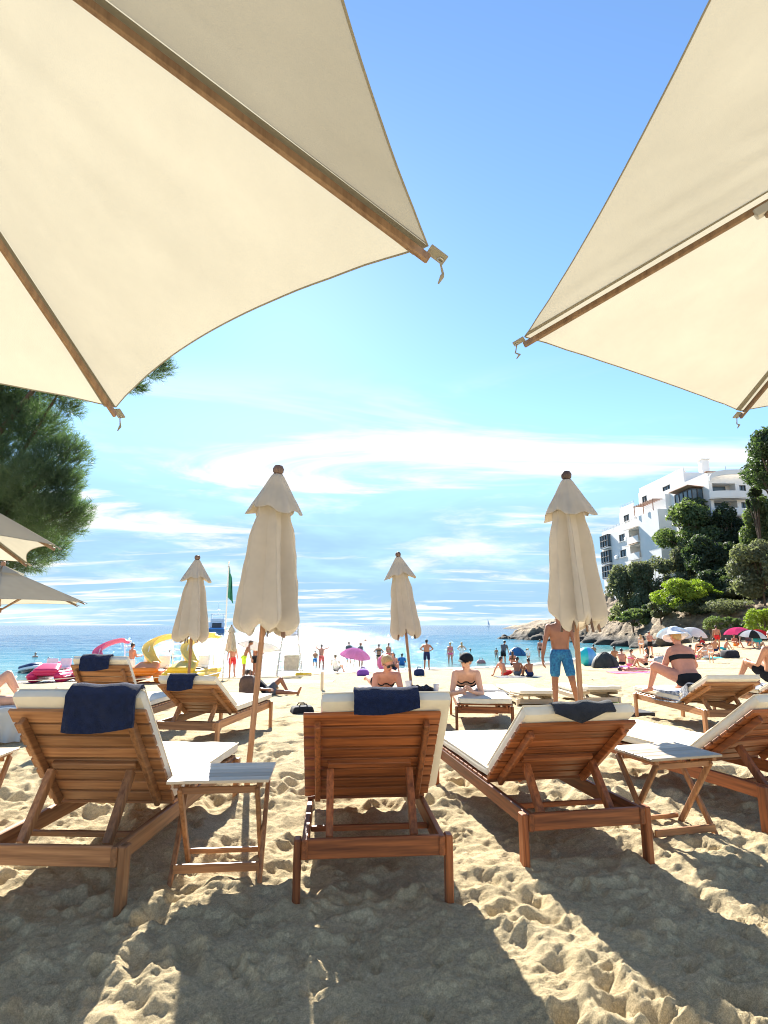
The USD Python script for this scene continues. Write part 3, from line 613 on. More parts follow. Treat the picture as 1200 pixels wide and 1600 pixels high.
def open_umbrella(label, base, R, z_edge, rise, turn, group='open canvas umbrellas', strut=0.53, fine=30, cord=True, sag=0.055):
    t = thing('open_umbrella', label, 'umbrella', base, 0, group)
    A = np.array([0, 0, z_edge + rise])
    E = [np.array([R * math.cos(math.radians(turn + 60 * k)), R * math.sin(math.radians(turn + 60 * k)), z_edge]) for k in range(6)]
    WZ, DK = wood('z', 'pole'), wood('z', 'rib')
    obj('pole', tube([(0, 0, -0.3), (0, 0, z_edge + rise + 0.02)], 0.026, 16), WZ, t, 40)
    obj('finial', lathe([(A[2] + .12, .003), (A[2] + .11, .03), (A[2] + .08, .042), (A[2] + .05, .036), (A[2] + .02, .045), (A[2] + .0, .05)][::-1], 16), WZ, t, 50)
    hub = z_edge + rise * (1 - strut) - 0.40
    obj('hub', lathe([(hub - .05, .028), (hub - .05, .062), (hub + .03, .062), (hub + .03, .028)], 18), WZ, t, 40)
    s_ = np.linspace(0.02, 1, fine + 10)[:, None]; tt = np.linspace(0, 1, fine)[None]
    for k in range(6):
        e0, e1 = E[k], E[(k + 1) % 6]
        q = 4 * tt * (1 - tt)
        se = s_ * (1 - sag * q * s_ ** 2.2)
        edge = e0 + (e1 - e0) * tt[..., None]
        Pn = A + se[..., None] * (edge - A)
        wr = np.stack([np.broadcast_to(tt * 13 + s_ * 2.5, se.shape), se * 2.2, np.full(se.shape, k * 5.0)], -1)
        Pn[..., 2] += (meshkit.fbm(wr, 4, 70 + k) - 0.5) * 0.040 * q * s_ * (1 - s_ ** 3) - 0.020 * q * s_ + 0.014
        Pn[..., 2] += 0.0025 * np.sin(tt * 46 + 3 * s_) * np.clip((s_ - .72) * 3, 0, 1) * (1 - q) 
        f = grid_faces(*se.shape)
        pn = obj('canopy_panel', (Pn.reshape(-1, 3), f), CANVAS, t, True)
        obj('hem', tube(Pn[-1] + [0, 0, -0.001], 0.0022, 6), CANVAS, pn, True)
        obj('seam', sheet(np.stack([Pn[:, 0] + [0, 0, -.004], Pn[:, 0] * .0 + A + (se[:, :1]) * (e0 + (e1 - e0) * 0.028 - A) + [0, 0, .008]], 1), 0.0012), CANVAS, pn, True)
    for k in range(6):
        e = E[k]; d = unit(e - A)
        dn = unit(np.cross(np.cross(d, [0, 0, 1]), d)); dn = dn if dn[2] < 0 else -dn
        rb = obj('rib', bar(A + d * 0.06 + dn * 0.028, e + d * 0.012 + dn * 0.018, 0.014, 0.022, up=dn, bevel=0.004), DK, t)
        hl = A + (e - A) * (1 - strut) + dn * 0.05
        obj('rib_bracket', box(0.022, 0.06, 0.034, hl + dn * -0.012, 0.004, np.stack([unit(np.cross(d, dn)), d, -dn], 1)), METAL, rb)
        hd = unit([e[0], e[1], 0])
        obj('strut', bar(hl, hd * 0.06 + np.array([0, 0, hub]), 0.022, 0.028, up=(0, 0, 1), bevel=0.004), DK, t)
        # fabric pocket with an eyelet over the rib's end
        x = unit(np.cross(d, dn))
        pk = obj('corner_pocket', mv(box(0.030, 0.044, 0.006, (0, 0, 0), 0.003), e + d * 0.022 + dn * -0.006, np.stack([x, d, -dn], 1)), CANVAS, t)
        ang = np.linspace(0, 2 * math.pi, 13)
        obj('eyelet', tube([e + d * 0.034 + dn * 0.000 + x * 0.006 * math.cos(b) + d * 0.006 * math.sin(b) for b in ang], 0.002, 6), METAL, pk, True)
        if cord:
            obj('cord', tube([e + d * .035 + dn * .004, e + d * .04 + np.array([0, 0, -.03]), e + d * .03 + np.array([0.006, 0, -.042]), e + d * .032 + np.array([-.004, 0, -.058])], [0.002, .003, .005, .002], 6), CANVAS, pk, True)
    vent = []
    for k in range(6):
        e0, e1 = E[k], E[(k + 1) % 6]
        Pv = (A + [0, 0, .05]) + (np.linspace(.02, .26, 8)[:, None, None]) * ((e0 + (e1 - e0) * tt[0][::4, None])[None] - A)
        vent.append((Pv.reshape(-1, 3), grid_faces(*Pv.shape[:2])))
    obj('vent_cap', join(vent), CANVAS, t, True)
    return t
open_umbrella('large open canvas umbrella overhead at the left, its long rib crossing the top', (-1.28, 0.63, 0), 1.46, 2.10, 0.80, 19.6)
open_umbrella('large open canvas umbrella overhead at the right', (1.797, 1.258, 0), 1.46, 2.337, 0.54, 150.9, sag=0.02, strut=0.52)
open_umbrella('open canvas umbrella at the left edge, its pointed corner in front of the pine', (-3.79, 3.87, 0), 1.46, 1.85, 0.82, 8.0, fine=16, cord=False)
open_umbrella('smaller open canvas umbrella at the left edge below the pine, its struts in view', (-6.62, 10.0, float(zg(-6.62, 10))), 1.46, 1.98, 0.60, 2.0, fine=16, cord=False)
# ------------------------------------------------------------------ people
def skin(name, c): return M('skin_' + name, c, rough=0.5, var=0.16, scale=7.0, spec=0.35)
SK = {'tan': skin('tan', (0.40, 0.185, 0.10)), 'fair': skin('fair', (0.58, 0.32, 0.21)), 'red': skin('red', (0.50, 0.215, 0.135)), 'brown': skin('brown', (0.27, 0.115, 0.06)), 'pale': skin('pale', (0.64, 0.40, 0.28))}
def C(name, c, v=0.12): return M('cloth_' + name, c, rough=0.85, var=v, scale=14.0, spec=0.15)
CLOTHES = {'black': C('black', (0.012, 0.012, 0.014)), 'navy': C('navy', (0.015, 0.025, 0.08)), 'blue': C('blue', (0.03, 0.16, 0.42)), 'red': C('red', (0.55, 0.03, 0.03)), 'pink': C('pink', (0.75, 0.12, 0.25)), 'white': C('white', (0.8, 0.8, 0.78)),
           'grey': C('grey', (0.10, 0.105, 0.12)), 'lime': C('lime', (0.55, 0.75, 0.05)), 'teal': C('teal', (0.03, 0.38, 0.42)), 'orange': C('orange', (0.75, 0.22, 0.04)), 'coral': C('coral', (0.8, 0.14, 0.12)), 'green': C('green', (0.06, 0.13, 0.05)), 'purple': C('purple', (0.2, 0.07, 0.35)), 'yellow': C('yellow', (0.7, 0.5, 0.05)), 'skyblue': C('skyblue', (0.15, 0.35, 0.75))}
def H(name, c): return M('hair_' + name, c, rough=0.5, var=0.35, scale=8.0, stretch=(14, 14, 1.5), spec=0.4)
HAIR = {'dark': H('dark', (0.018, 0.012, 0.009)), 'brown': H('brown', (0.075, 0.035, 0.016)), 'blond': H('blond', (0.42, 0.25, 0.10)), 'grey': H('grey', (0.32, 0.30, 0.28))}
SPH0, SPH1 = _oct18, _ico[1][0]
def hull(spheres, det):
    S = SPH1 if det else SPH0
    return Manifold.hull_points(np.vstack([S * np.asarray(r, float) + np.asarray(c, float) for c, r in spheres]))
STAND = dict(t=(0, 0, 1), front=(0, 1, 0), thigh=(.07, .03, -1), shin=(.03, -.05, -1), foot=(.18, 1, -.12), uarm=(.20, -.05, -1), farm=(.10, .22, -1), hand=(.0, .2, -1), face=(0, 1, 0), head=(0, .05, 1))
POSES = {
    'stand': {}, 'relaxed': dict(thigh_l=(-.12, .12, -1), shin_l=(-.05, -.12, -1)),
    'hips': dict(uarm=(.75, -.35, -.8), farm=(-.75, .45, -.45), hand=(-.6, .5, -.3)),
    'walk': dict(thigh=(.05, .38, -1), shin=(.03, -.15, -1), thigh_l=(-.05, -.25, -1), shin_l=(-.03, -.62, -1), foot_l=(-.1, .7, -.7), uarm=(.2, -.3, -1), uarm_l=(-.2, .3, -1), farm_l=(-.1, .5, -1)),
    'bend': dict(t=(0, .75, .75), front=(0, .6, -.7), uarm=(.1, .5, -1), farm=(0, .6, -.7), head=(0, .8, .5), face=(0, .6, -.6), thigh=(.08, -.08, -1)),
    'lean': dict(t=(0, .38, 1), front=(0, 1, -.4), uarm=(.2, .3, -1), farm=(.05, .3, -1), head=(0, .5, 1), face=(0, .8, -.6)),
    'armup': dict(uarm=(.8, .25, .35), farm=(-.7, .35, .75), hand=(-.7, .2, .2)),
    'hold': dict(uarm=(.15, .35, -1), farm=(-.1, 1, .1), hand=(-.2, 1, .1)),
    'sit': dict(t=(0, -.22, 1), front=(0, 1, .2), thigh=(.18, .85, .52), shin=(.05, .5, -.86), foot=(.12, 1, -.25), uarm=(.3, .35, -.9), farm=(-.15, .85, .1), hand=(-.1, .8, -.2)),
    'sitback': dict(t=(0, -.5, 1), front=(0, 1, .5), thigh=(.15, 1, .25), shin=(.05, .95, -.28), foot=(.15, .5, .8), uarm=(.4, -.5, -1), farm=(.1, -.35, -1), hand=(.1, -.9, -.2)),
    'sithug': dict(t=(0, .18, 1), front=(0, 1, -.2), thigh=(.12, .7, .72), shin=(.02, .35, -.93), foot=(.1, 1, -.25), uarm=(.2, .7, -.6), farm=(-.5, .75, -.1), hand=(-.8, .3, -.1), head=(0, .3, 1), face=(0, 1, -.35)),
    'supine': dict(t=(0, -1, .03), front=(0, .03, 1), thigh=(.09, 1, .03), shin=(.03, 1, -.03), foot=(.25, .45, .9), uarm=(.5, .85, -.12), farm=(.1, 1, .0), hand=(0, 1, -.1), head=(0, -1, .12), face=(0, .1, 1)),
    'supineknee': dict(t=(0, -1, .03), front=(0, .03, 1), thigh=(.09, 1, .03), shin=(.03, 1, -.03), foot=(.25, .45, .9), thigh_l=(-.1, .72, .75), shin_l=(-.03, .45, -.9), foot_l=(-.1, 1, -.1), uarm=(.5, .85, -.12), farm=(.1, 1, .0), hand=(0, 1, -.1), head=(0, -1, .12), face=(0, .1, 1)),
    'recline': dict(t=(0, -.8, .62), front=(0, .62, .8), thigh=(.09, 1, .0), shin=(.03, 1, -.02), foot=(.25, .45, .9), thigh_l=(-.1, .72, .72), shin_l=(-.03, .5, -.86), foot_l=(-.1, 1, -.1), uarm=(.3, .55, -.6), farm=(.05, 1, .0), hand=(0, 1, -.1), head=(0, -.6, .8), face=(0, .75, .6)),
    'prone': dict(t=(0, 1, .05), front=(0, .05, -1), thigh=(.07, -1, 0), shin=(.03, -1, .02), foot=(.1, -1, -.25), uarm=(.85, .5, -.15), farm=(-.5, .85, 0), hand=(-.7, .4, 0), head=(0, 1, .1), face=(.4, .1, -.9)),
    'elbows': dict(t=(0, .95, .28), front=(0, .28, -.95), thigh=(.08, -1, -.05), shin=(.03, -1, .02), foot=(.1, -1, -.25), uarm=(.22, .28, -1), farm=(-.42, .9, .06), hand=(-.55, .8, .25), head=(0, .45, 1), face=(0, 1, -.15)),
    'swim': {},
}
def _chain(M_, p0, p1, r0, r1, det): M_.append(hull([(p0, r0), (p1, r1)], det))
def person(label, loc, heading, pose='stand', size=1.0, tone='tan', wear=(), hair=('short', 'dark'), hat=None, det=0, group=None, extra=None, fem=False, shades=False, belly=0.0, stout=0.0):
    """heading: degrees clockwise from +y that the front faces. loc: what the lowest point rests on."""
    q = dict(STAND); q.update(POSES[pose]); q.update(extra or {})
    def two(k):
        r = np.array(q.get(k + '_r', q[k]), float)
        l = np.array(q[k + '_l'], float) if k + '_l' in q else np.array([-r[0], r[1], r[2]])
        return {1: unit(r), -1: unit(l)}
    t = unit(q['t']); fr = np.array(q['front'], float); fr = unit(fr - t * (fr @ t)); x = np.cross(fr, t)
    neck = t * 0.50; sw, hw = (0.150, 0.088) if fem else (0.178, 0.085)
    hd = unit(q['head']); hc = neck + hd * 0.175; face = np.array(q['face'], float); face = unit(face - hd * (face @ hd)); hx = np.cross(face, hd)
    J = {}
    for s in (1, -1):
        th, sh, ft, ua, fa, ha = (two(k)[s] for k in ('thigh', 'shin', 'foot', 'uarm', 'farm', 'hand'))
        hip = x * s * hw; kn = hip + th * 0.43; an = kn + sh * 0.41
        sho = neck - t * 0.045 + x * s * sw; el = sho + ua * 0.285; wr = el + fa * 0.25
        J[s] = dict(hip=hip, knee=kn, ankle=an, toe=an + ft * 0.155, heel=an - ft * 0.045, sho=sho, elbow=el, wrist=wr, ha=ha, fa=fa, sh=sh, ft=ft)
    low = min(min(J[s]['toe'][2] - 0.030, J[s]['heel'][2] - 0.04, J[s]['ankle'][2] - 0.04, J[s]['knee'][2] - 0.055, J[s]['hip'][2] - 0.105, J[s]['elbow'][2] - 0.04) for s in (1, -1))
    low = min(low, neck[2] - 0.1, hc[2] - 0.1)
    F = 1.09 if fem else 1.0
    def parts(g, det):
        g = g + stout
        b = {}
        b['pelvis'] = hull([(x * .072 * F, .100 + g), (-x * .072 * F, .100 + g), (x * .06 + t * .09, .088 + g), (-x * .06 + t * .09, .088 + g), (-fr * .035 + x * .06, .09 + g), (-fr * .035 - x * .06, .09 + g)], det)
        wr_ = 0.078 if fem else 0.092
        b['waist'] = hull([(x * .055 + t * .10, .088 + g), (-x * .055 + t * .10, .088 + g), (x * .052 + t * .22 + fr * belly, wr_ + g + belly * .5), (-x * .052 + t * .22 + fr * belly, wr_ + g + belly * .5), (x * .075 + t * .31, .088 + g), (-x * .075 + t * .31, .088 + g)], det)
        b['chest'] = hull([(x * .075 + t * .28, .092 + g), (-x * .075 + t * .28, .092 + g), (x * .09 + t * .385, .095 + g), (-x * .09 + t * .385, .095 + g), (neck - t * .05 + x * (sw - .03), .052 + g), (neck - t * .05 - x * (sw - .03), .052 + g), (neck - t * .01, .055 + g)], det)
        if fem:
            b['bust'] = hull([(x * .068 + t * .335 + fr * .062, .058 + g), (x * .06 + t * .38, .06)], det) + hull([(-x * .068 + t * .335 + fr * .062, .058 + g), (-x * .06 + t * .38, .06)], det)
        return b
    def thigh(s, g, frac, det):
        g = g + stout * .7
        h, k = J[s]['hip'], J[s]['knee']; e = h + (k - h) * frac
        return hull([(h + (k - h) * .03, .083 * F + g), (h + (k - h) * min(frac, .45), .074 * F + g), (e, .083 * F - (.083 * F - .056) * frac + g * 1.3)], det)
    def uparm(s, g, frac, det):
        g = g + stout * .5
        a, e = J[s]['sho'], J[s]['elbow']
        return hull([(a, .054 + g), (a + (e - a) * frac, .046 - .010 * frac + g)], det)
    B = list(parts(0, det).values())
    B.append(hull([(neck - t * .03, .052), (hc - hd * .07 - face * .012, .050)], det))
    # head: skull, jaw, nose, ears
    B.append(hull([(hc + hd * .030 - face * .016, (.074, .074, .074)), (hc + hd * .02 + face * .018, .070), (hc - hd * .070 + face * .042, .034), (hc - hd * .03 + x * 0 + face * .03, .055)], det))
    B.append(hull([(hc + hd * .010 + face * .088, .009), (hc - hd * .028 + face * .100, .013), (hc - hd * .03 + face * .07, .02)], det))
    for s in (1, -1):
        B.append(hull([(hc + hx * s * .074 - face * .008 + hd * .012, .016), (hc + hx * s * .070 - face * .002 - hd * .022, .011)], det))
        j = J[s]
        B.append(thigh(s, 0, 1.0, det))
        B.append(hull([(j['knee'], .054), (j['knee'] + j['sh'] * .12 - unit(j['ft'] + 1e-6) * .012, .051), (j['ankle'] - j['sh'] * .06, .036)], det))
        _chain(B, j['ankle'] - j['sh'] * .07, j['ankle'], .036, .038, det)
        B.append(hull([(j['heel'], .034), (j['ankle'] + j['ft'] * .08 + x * s * .008, .032), (j['toe'] + x * s * .012, .022), (j['toe'] - x * s * .018, .022)], det))
        B.append(hull([(j['sho'], .054), (neck - t * .06 + x * s * (sw - .06), .055)], det))
        B.append(uparm(s, 0, 1.0, det))
        B.append(hull([(j['elbow'], .037), (j['elbow'] + j['fa'] * .07, .037), (j['wrist'], .025)], det))
        # hand: palm, four fingers of unequal length with a bend, a thumb from the side of the palm
        h = j['ha']; side = np.cross(h, x * s if abs(h @ x) < .8 else t); side = unit(side); pn = np.cross(side, h)
        if abs(h[2]) > .6: side = unit(fr - h * (fr @ h)); pn = unit(np.cross(h, side))
        B.append(hull([(j['wrist'], .022), (j['wrist'] + h * .085 + side * .028, .013), (j['wrist'] + h * .085 - side * .028, .012), (j['wrist'] + h * .03 + side * .022, .016)], det))
        inward = pn if pn @ (-x * s) > 0 else -pn
        for k, (o, L) in enumerate(((.030, .068), (.010, .077), (-.010, .071), (-.029, .056))):
            a = j['wrist'] + h * .085 + side * o; m1 = a + unit(h + inward * .25) * L * .55; m2 = m1 + unit(h + inward * .9) * L * .5
            _chain(B, a, m1, .0098, .0090, 0); _chain(B, m1, m2, .0090, .0072, 0)
        a = j['wrist'] + h * .028 + side * .024; m1 = a + unit(h * .7 + side * .8 + inward * .3) * .038; m2 = m1 + unit(h + side * .25 + inward * .3) * .030
        _chain(B, a, m1, .013, .0105, 0); _chain(B, m1, m2, .0105, .008, 0)
    body = Manifold.batch_boolean(B, manifold3d.OpType.Add)
    if det:
        body = body.refine_to_length(0.030)
    v, f = man_arrays(body)
    if det:
        m = trimesh.Trimesh(v, f, process=False); trimesh.smoothing.filter_taubin(m, iterations=6); v, f = np.array(m.vertices), np.array(m.faces)
    T = thing('person', label, 'person', (loc[0], loc[1], loc[2] - low * size), -heading, group)
    def put(name, mesh, mat, sm_=True, parent=T): return obj(name, (np.asarray(mesh[0]) * size, mesh[1]), mat, parent, sm_)
    put('body', (v, f), SK[tone])
    def cut(m, n, off): return m.trim_by_plane(tuple(map(float, n)), float(off))
    for kind, col in wear:
        mt = CLOTHES[col] if isinstance(col, str) else col; b = parts(.010, 1)
        if kind in ('shorts', 'longshorts', 'trousers'):
            fr_ = {'shorts': .48, 'longshorts': .72, 'trousers': 1.0}[kind]
            m = cut(b['pelvis'], -t, -.085) + thigh(1, .016, fr_, 1) + thigh(-1, .016, fr_, 1)
        elif kind == 'brief':
            m = cut(b['pelvis'], -t, -.045)
            m = m + hull([(fr * .02, .085), (-t * .05, .05)], 1)
        elif kind == 'bra':
            m = cut(cut(b['chest'] + b['waist'] + b.get('bust', Manifold()), t, .285), -t, -.355)
            for s in (1, -1):
                p = tube([neck - t * .15 + x * s * .075 + fr * .085, neck + x * s * .085 + fr * .0 + t * .012, neck - t * .16 + x * s * .06 - fr * .10], .006, 5)
                put('strap', p, mt)
        elif kind == 'suit':
            m = cut(b['pelvis'], -t, -.11) + b['waist'] + cut(b['chest'] + b.get('bust', Manifold()), -t, -.40)
        else:      # shirt
            m = cut(b['pelvis'], t, -.06) + b['waist'] + b['chest'] + uparm(1, .014, .55, 1) + uparm(-1, .014, .55, 1)
        mm = man_arrays(m.refine_to_length(.05) if det else m)
        put('clothing' if kind in ('suit', 'shirt') else {'bra': 'bikini_top', 'brief': 'bikini_bottom' if fem else 'swim_briefs', 'shorts': 'shorts', 'longshorts': 'shorts', 'trousers': 'trousers'}[kind], mm, mt)
    if hair:
        n = unit(hd * .75 - face * .66)
        cap = hull([(hc + hd * .036 - face * .020, .083), (hc + hd * .026 + face * .014, .079), (hc - hd * .05 - face * .045, .055)], 1)
        cap = cut(cap, n, float(n @ hc) - .004)
        if hair[0] in ('long', 'pony'):
            lo = neck - t * .16 - fr * .09 if hair[0] == 'long' else None
            if hair[0] == 'long': cap = cap + hull([(hc - face * .05, .07), (hc - hd * .10 - face * .06, .06), (lo + x * .04, .03), (lo - x * .04, .03)], 1)
            else: cap = cap + hull([(hc + hd * .03 - face * .10, .026), (hc - hd * .03 - face * .135 + x * .02, .030)], 1) + hull([(hc - hd * .03 - face * .135 + x * .02, .030), (hc - hd * .17 - face * .115 + x * .03, .014)], 1)
        if hair[0] == 'bun': cap = cap + hull([(hc + hd * .06 - face * .09, .045)], 1)
        put('hair', man_arrays(cap), HAIR[hair[1]])
    Rh = np.stack([hx, face, hd], 1)
    if hat:
        kind, col = hat; mt = CLOTHES[col] if isinstance(col, str) else col
        if kind == 'sunhat':
            prof = [(.012, .200), (.020, .203), (.040, .125), (.060, .098), (.110, .092), (.150, .070), (.162, .01), (.155, .0)]
            v_, f_ = lathe(prof, 40, lambda a, z, r: r * (1 + .03 * np.cos(3 * a) * (r > .12)))
            rr = np.hypot(v_[:, 0], v_[:, 1]); v_[:, 2] += (rr > .13) * .018 * np.cos(2 * np.arctan2(v_[:, 1], v_[:, 0]) + .6) - np.clip(rr - .12, 0, 1) * .35
            put('sun_hat', mv((v_, f_[:, ::-1]), hc + hd * .02, Rh), mt)
        else:
            v_, f_ = ball((0, -.004, .028), (.098, .112, .092), 2); k_ = v_[:, 2] < .012; v_[k_, 2] = .012
            brim = []
            for a in np.linspace(-1.15, 1.15, 15):
                for r_ in (.06, .175): brim.append((math.sin(a) * (.085 if r_ < .1 else .088), .055 + (math.cos(a) * r_ - .055 if r_ > .1 else .02), .022 - (.02 * math.cos(a) if r_ > .1 else 0) - .012 * abs(math.sin(a))))
            br = sheet(np.array(brim).reshape(15, 2, 3), .006)
            Rc = Rh @ rot('x', 16); put('cap', mv((v_, f_), hc, Rc), mt); put('cap_brim', mv(br, hc, Rc), mt)
    if det:
        ey = [ball(hc + hx * s * .031 + face * .083 + hd * .006, (.012, .012, .009), 1) for s in (1, -1)]
        if shades:
            sg = join([mv(rounded(.052, .010, .042, .004, step=.012), hc + hx * s * .032 + face * .098 + hd * .004, Rh) for s in (1, -1)] + [bar(hc + hx * s * .06 + face * .095 + hd * .008, hc + hx * s * .083 - face * .01 + hd * .012, .005, .008) for s in (1, -1)] + [bar(hc - hx * .01 + face * .103 + hd * .01, hc + hx * .01 + face * .103 + hd * .01, .005, .006)])
            put('sunglasses', sg, M('dark_lenses', (0.01, 0.008, 0.007), rough=0.12, spec=0.6))
        else:
            for e in ey: put('eye', e, M('eye_dark', (0.03, 0.02, 0.015), rough=0.2))
        put('mouth', mv(rounded(.044, .010, .012, .004, step=.01), hc - hd * .062 + face * .086, Rh), M('lips', (0.42, 0.13, 0.11), rough=0.45))
    return T

# --- the ones near by
woman_bed_z = float(zg(1.33, 8.0)) + RAIL + 0.125
person('woman in a dark cap lying on her elbows on a flat lounger with clasped hands', (1.17, 8.60, woman_bed_z - 0.02), 186, 'elbows', .96, 'fair', (('bra', 'black'), ('brief', 'black')), ('pony', 'brown'), ('cap', 'black'), det=1, fem=True, extra=dict(face=(.55, 1, -.22), head=(0, .35, 1), farm=(-.50, .80, .16), hand=(-.45, .65, .45)))
person('blonde woman in sunglasses propped up behind the rolled navy towel', (-0.02, 8.65, woman_bed_z - 0.05), 172, 'elbows', .97, 'red', (('bra', 'black'), ('brief', 'black')), ('bun', 'blond'), None, det=1, fem=True, shades=True, extra=dict(face=(-.35, 1, -.1), head=(.05, .45, 1)))
sb = f_ = place(L9[0], L9[1])((0.0, 0.92, RAIL + 0.05))
person('woman in a white patterned sun hat sitting on a lounger with her back turned', sb, -5, 'sit', .90, 'red', (('bra', 'black'), ('brief', 'black')), ('short', 'blond'), ('sunhat', M('patterned_hat', (0.35, 0.42, 0.55), rough=0.9, col2=(0.86, 0.85, 0.82), scale=14.0)), det=1, fem=True, belly=0.04, stout=.022, extra=dict(t=(0, .38, 1), head=(.05, .4, 1), thigh_l=(-.75, .62, .42), shin_l=(-.05, .42, -.9), thigh=(.2, .9, .42), uarm_r=(.5, .25, -.9), farm_r=(.25, .9, .25), uarm_l=(-.3, .3, -.9)))
person('man in blue patterned shorts standing behind the near folded umbrella', on_ground(881, 1112), 186, 'walk', 1.03, 'brown', (('longshorts', M('patterned_blue_shorts', (0.012, 0.06, 0.18), rough=0.8, col2=(0.03, 0.20, 0.34), scale=28.0)),), ('short', 'dark'), None, det=1, extra=dict(thigh=(.08, .06, -1), shin=(.02, -.03, -1), thigh_l=(-.14, .30, -1), shin_l=(-.25, -.35, -1), uarm=(.30, .12, -1), farm=(.22, .15, -1)))
person('person in dark bathing shorts sitting on the lounger at the right edge', place(L10[0], L10[1])((0.05, 0.75, RAIL + 0.1)), -10, 'sit', 1.0, 'tan', (('shorts', 'black'),), ('short', 'brown'), None, det=1)
la = place(LA[0], LA[1])((0.0, 0.93, RAIL + 0.1))
person('sunbather reclining at the left edge with one knee raised', la, LA[1], 'recline', 1.0, 'fair', (('shorts', 'white'),), ('short', 'brown'), None, det=1)

# --- the crowd along the shore: foot pixel, facing, pose and so on
def crowd(px, py, label, heading=0, pose='stand', size=1.0, tone='tan', wear=(('shorts', 'navy'),), hair=('short', 'dark'), dz=0.0, **k):
    p = on_ground(px, py); p[2] += dz
    return person(label, p, heading, pose, size, tone, wear, hair, None, **k)
B2 = lambda a, b=None: (('bra', a), ('brief', b or a))
crowd(203, 1064, 'pink skinned bather standing beside the orange pedal boat', 30, 'hold', .98, 'red', (('shorts', 'white'),), fem=True)
crowd(380, 1061, 'bare backed man in lime green shorts bending forward', 80, 'lean', 1.02, 'brown', (('shorts', 'lime'),))
crowd(362, 1058, 'person standing half hidden by the small white umbrella near the flagpole', 0, 'stand', .95, 'red', (('shorts', 'red'),))
crowd(397, 1056, 'man behind the near umbrella pole carrying a white surfboard', 60, 'hold', 1.0, 'brown', (('shorts', 'black'),))
crowd(492, 1046, 'boy in blue shorts standing beside the man in red shorts', 0, 'stand', .74, 'tan', (('shorts', 'blue'),))
crowd(502, 1049, 'man in red shorts shading his eyes at the waterline', 10, 'armup', 1.0, 'red', (('shorts', 'coral'),))
crowd(545, 1040, 'person in blue trousers standing behind the pink parasol', 0, 'stand', 1.0, 'tan', (('trousers', 'skyblue'), ('shirt', 'grey')))
crowd(563, 1046, 'man in a grey shirt and pale trousers right of the pink parasol', 120, 'relaxed', 1.04, 'tan', (('shirt', 'grey'), ('shorts', 'grey')))
crowd(525, 1052, 'person in a grey top sitting under the pink parasol', 20, 'sit', 1.0, 'fair', (('shirt', 'white'), ('shorts', 'grey')))
crowd(592, 1044, 'woman in a dark bikini with hands on her hips facing the sea', 5, 'hips', .95, 'tan', B2('black'), ('bun', 'dark'), fem=True)
crowd(607, 1040, 'woman standing close by the woman with hands on hips', -30, 'stand', .95, 'tan', B2('coral'), ('bun', 'brown'), fem=True)
crowd(617, 1043, 'dark haired person sitting behind the blonde woman', 20, 'sit', .95, 'brown', (('shorts', 'navy'),))
crowd(628, 1044, 'person wrapped in a blue towel beside the distant umbrella pole', 0, 'sit', 1.0, 'tan', (('shirt', 'blue'), ('shorts', 'blue')), ('bun', 'dark'))
crowd(614, 1052, 'stout sunburnt man sitting behind the blonde woman', 170, 'sit', 1.05, 'red', (('shorts', 'navy'),), belly=.05)
crowd(667, 1046, 'man in dark blue shorts standing with one hand on his hip', 5, 'hips', 1.04, 'tan', (('longshorts', 'navy'),))
crowd(704, 1041, 'slim woman in a pink bikini standing at the water edge', -10, 'stand', .98, 'red', B2('pink'), ('bun', 'blond'), fem=True)
crowd(722, 1038, 'long haired blonde woman standing in the shallow water', 0, 'hips', .96, 'pale', (('suit', 'white'),), ('long', 'blond'), fem=True)
crowd(787, 1041, 'man in a dark shirt and shorts leaning over at the waterline', 40, 'lean', 1.08, 'fair', (('shirt', 'grey'), ('shorts', 'black')), belly=.04)
crowd(776, 1032, 'small child paddling left of the man in the dark shirt', 0, 'stand', .6, 'tan', (('brief', 'navy'),))
crowd(802, 1042, 'brown haired woman sitting at the waterline by the man in the dark shirt', 20, 'sit', .98, 'red', B2('black'), ('long', 'brown'), fem=True)
crowd(826, 1036, 'toddler in white at the waterline below the blue beach tent', -20, 'stand', .66, 'fair', (('shirt', 'white'),), ('short', 'blond'))
crowd(789, 1056, 'person in red shorts leaning back on the sand', 60, 'sitback', .95, 'red', (('shorts', 'red'),))
crowd(808, 1057, 'boy sitting between two friends on the sand', 30, 'sithug', .85, 'brown', (('shorts', 'grey'),))
crowd(829, 1058, 'rightmost boy of the three sitting on the sand left of the blue shorts', -20, 'sithug', .8, 'brown', (('shorts', 'navy'),))
crowd(845, 1031, 'woman in a black bikini standing left of the man in blue shorts', 0, 'stand', 1.0, 'red', B2('black'), ('bun', 'brown'), fem=True)
crowd(418, 1087, 'person in dark clothes lying on the sand beside the near umbrella pole', 95, 'recline', 1.0, 'brown', (('shirt', 'black'), ('shorts', 'grey')))
crowd(972, 1040, 'seated bather left of the group on the towels', 30, 'sithug', 1.0, 'red', (('brief', 'black'),), fem=True)
crowd(985, 1043, 'sunbather bending over next to a pink towel', 70, 'sithug', 1.0, 'fair', B2('pink'), ('short', 'brown'), fem=True)
crowd(1009, 1043, 'dark haired woman sitting sideways on a towel left of the sun hat', -60, 'sit', 1.0, 'red', B2('black'), ('long', 'dark'), fem=True)
crowd(992, 1050, 'sunbather lying flat on a bright pink towel', 85, 'supine', 1.0, 'red', B2('pink'), fem=True)
crowd(1017, 1024, 'man in dark shorts standing in front of the rocks', 170, 'hold', 1.03, 'red', (('shorts', 'black'),), belly=.03)
crowd(1003, 1022, 'woman standing just left of the man in front of the rocks', 20, 'stand', .92, 'fair', B2('white'), ('long', 'blond'), fem=True)
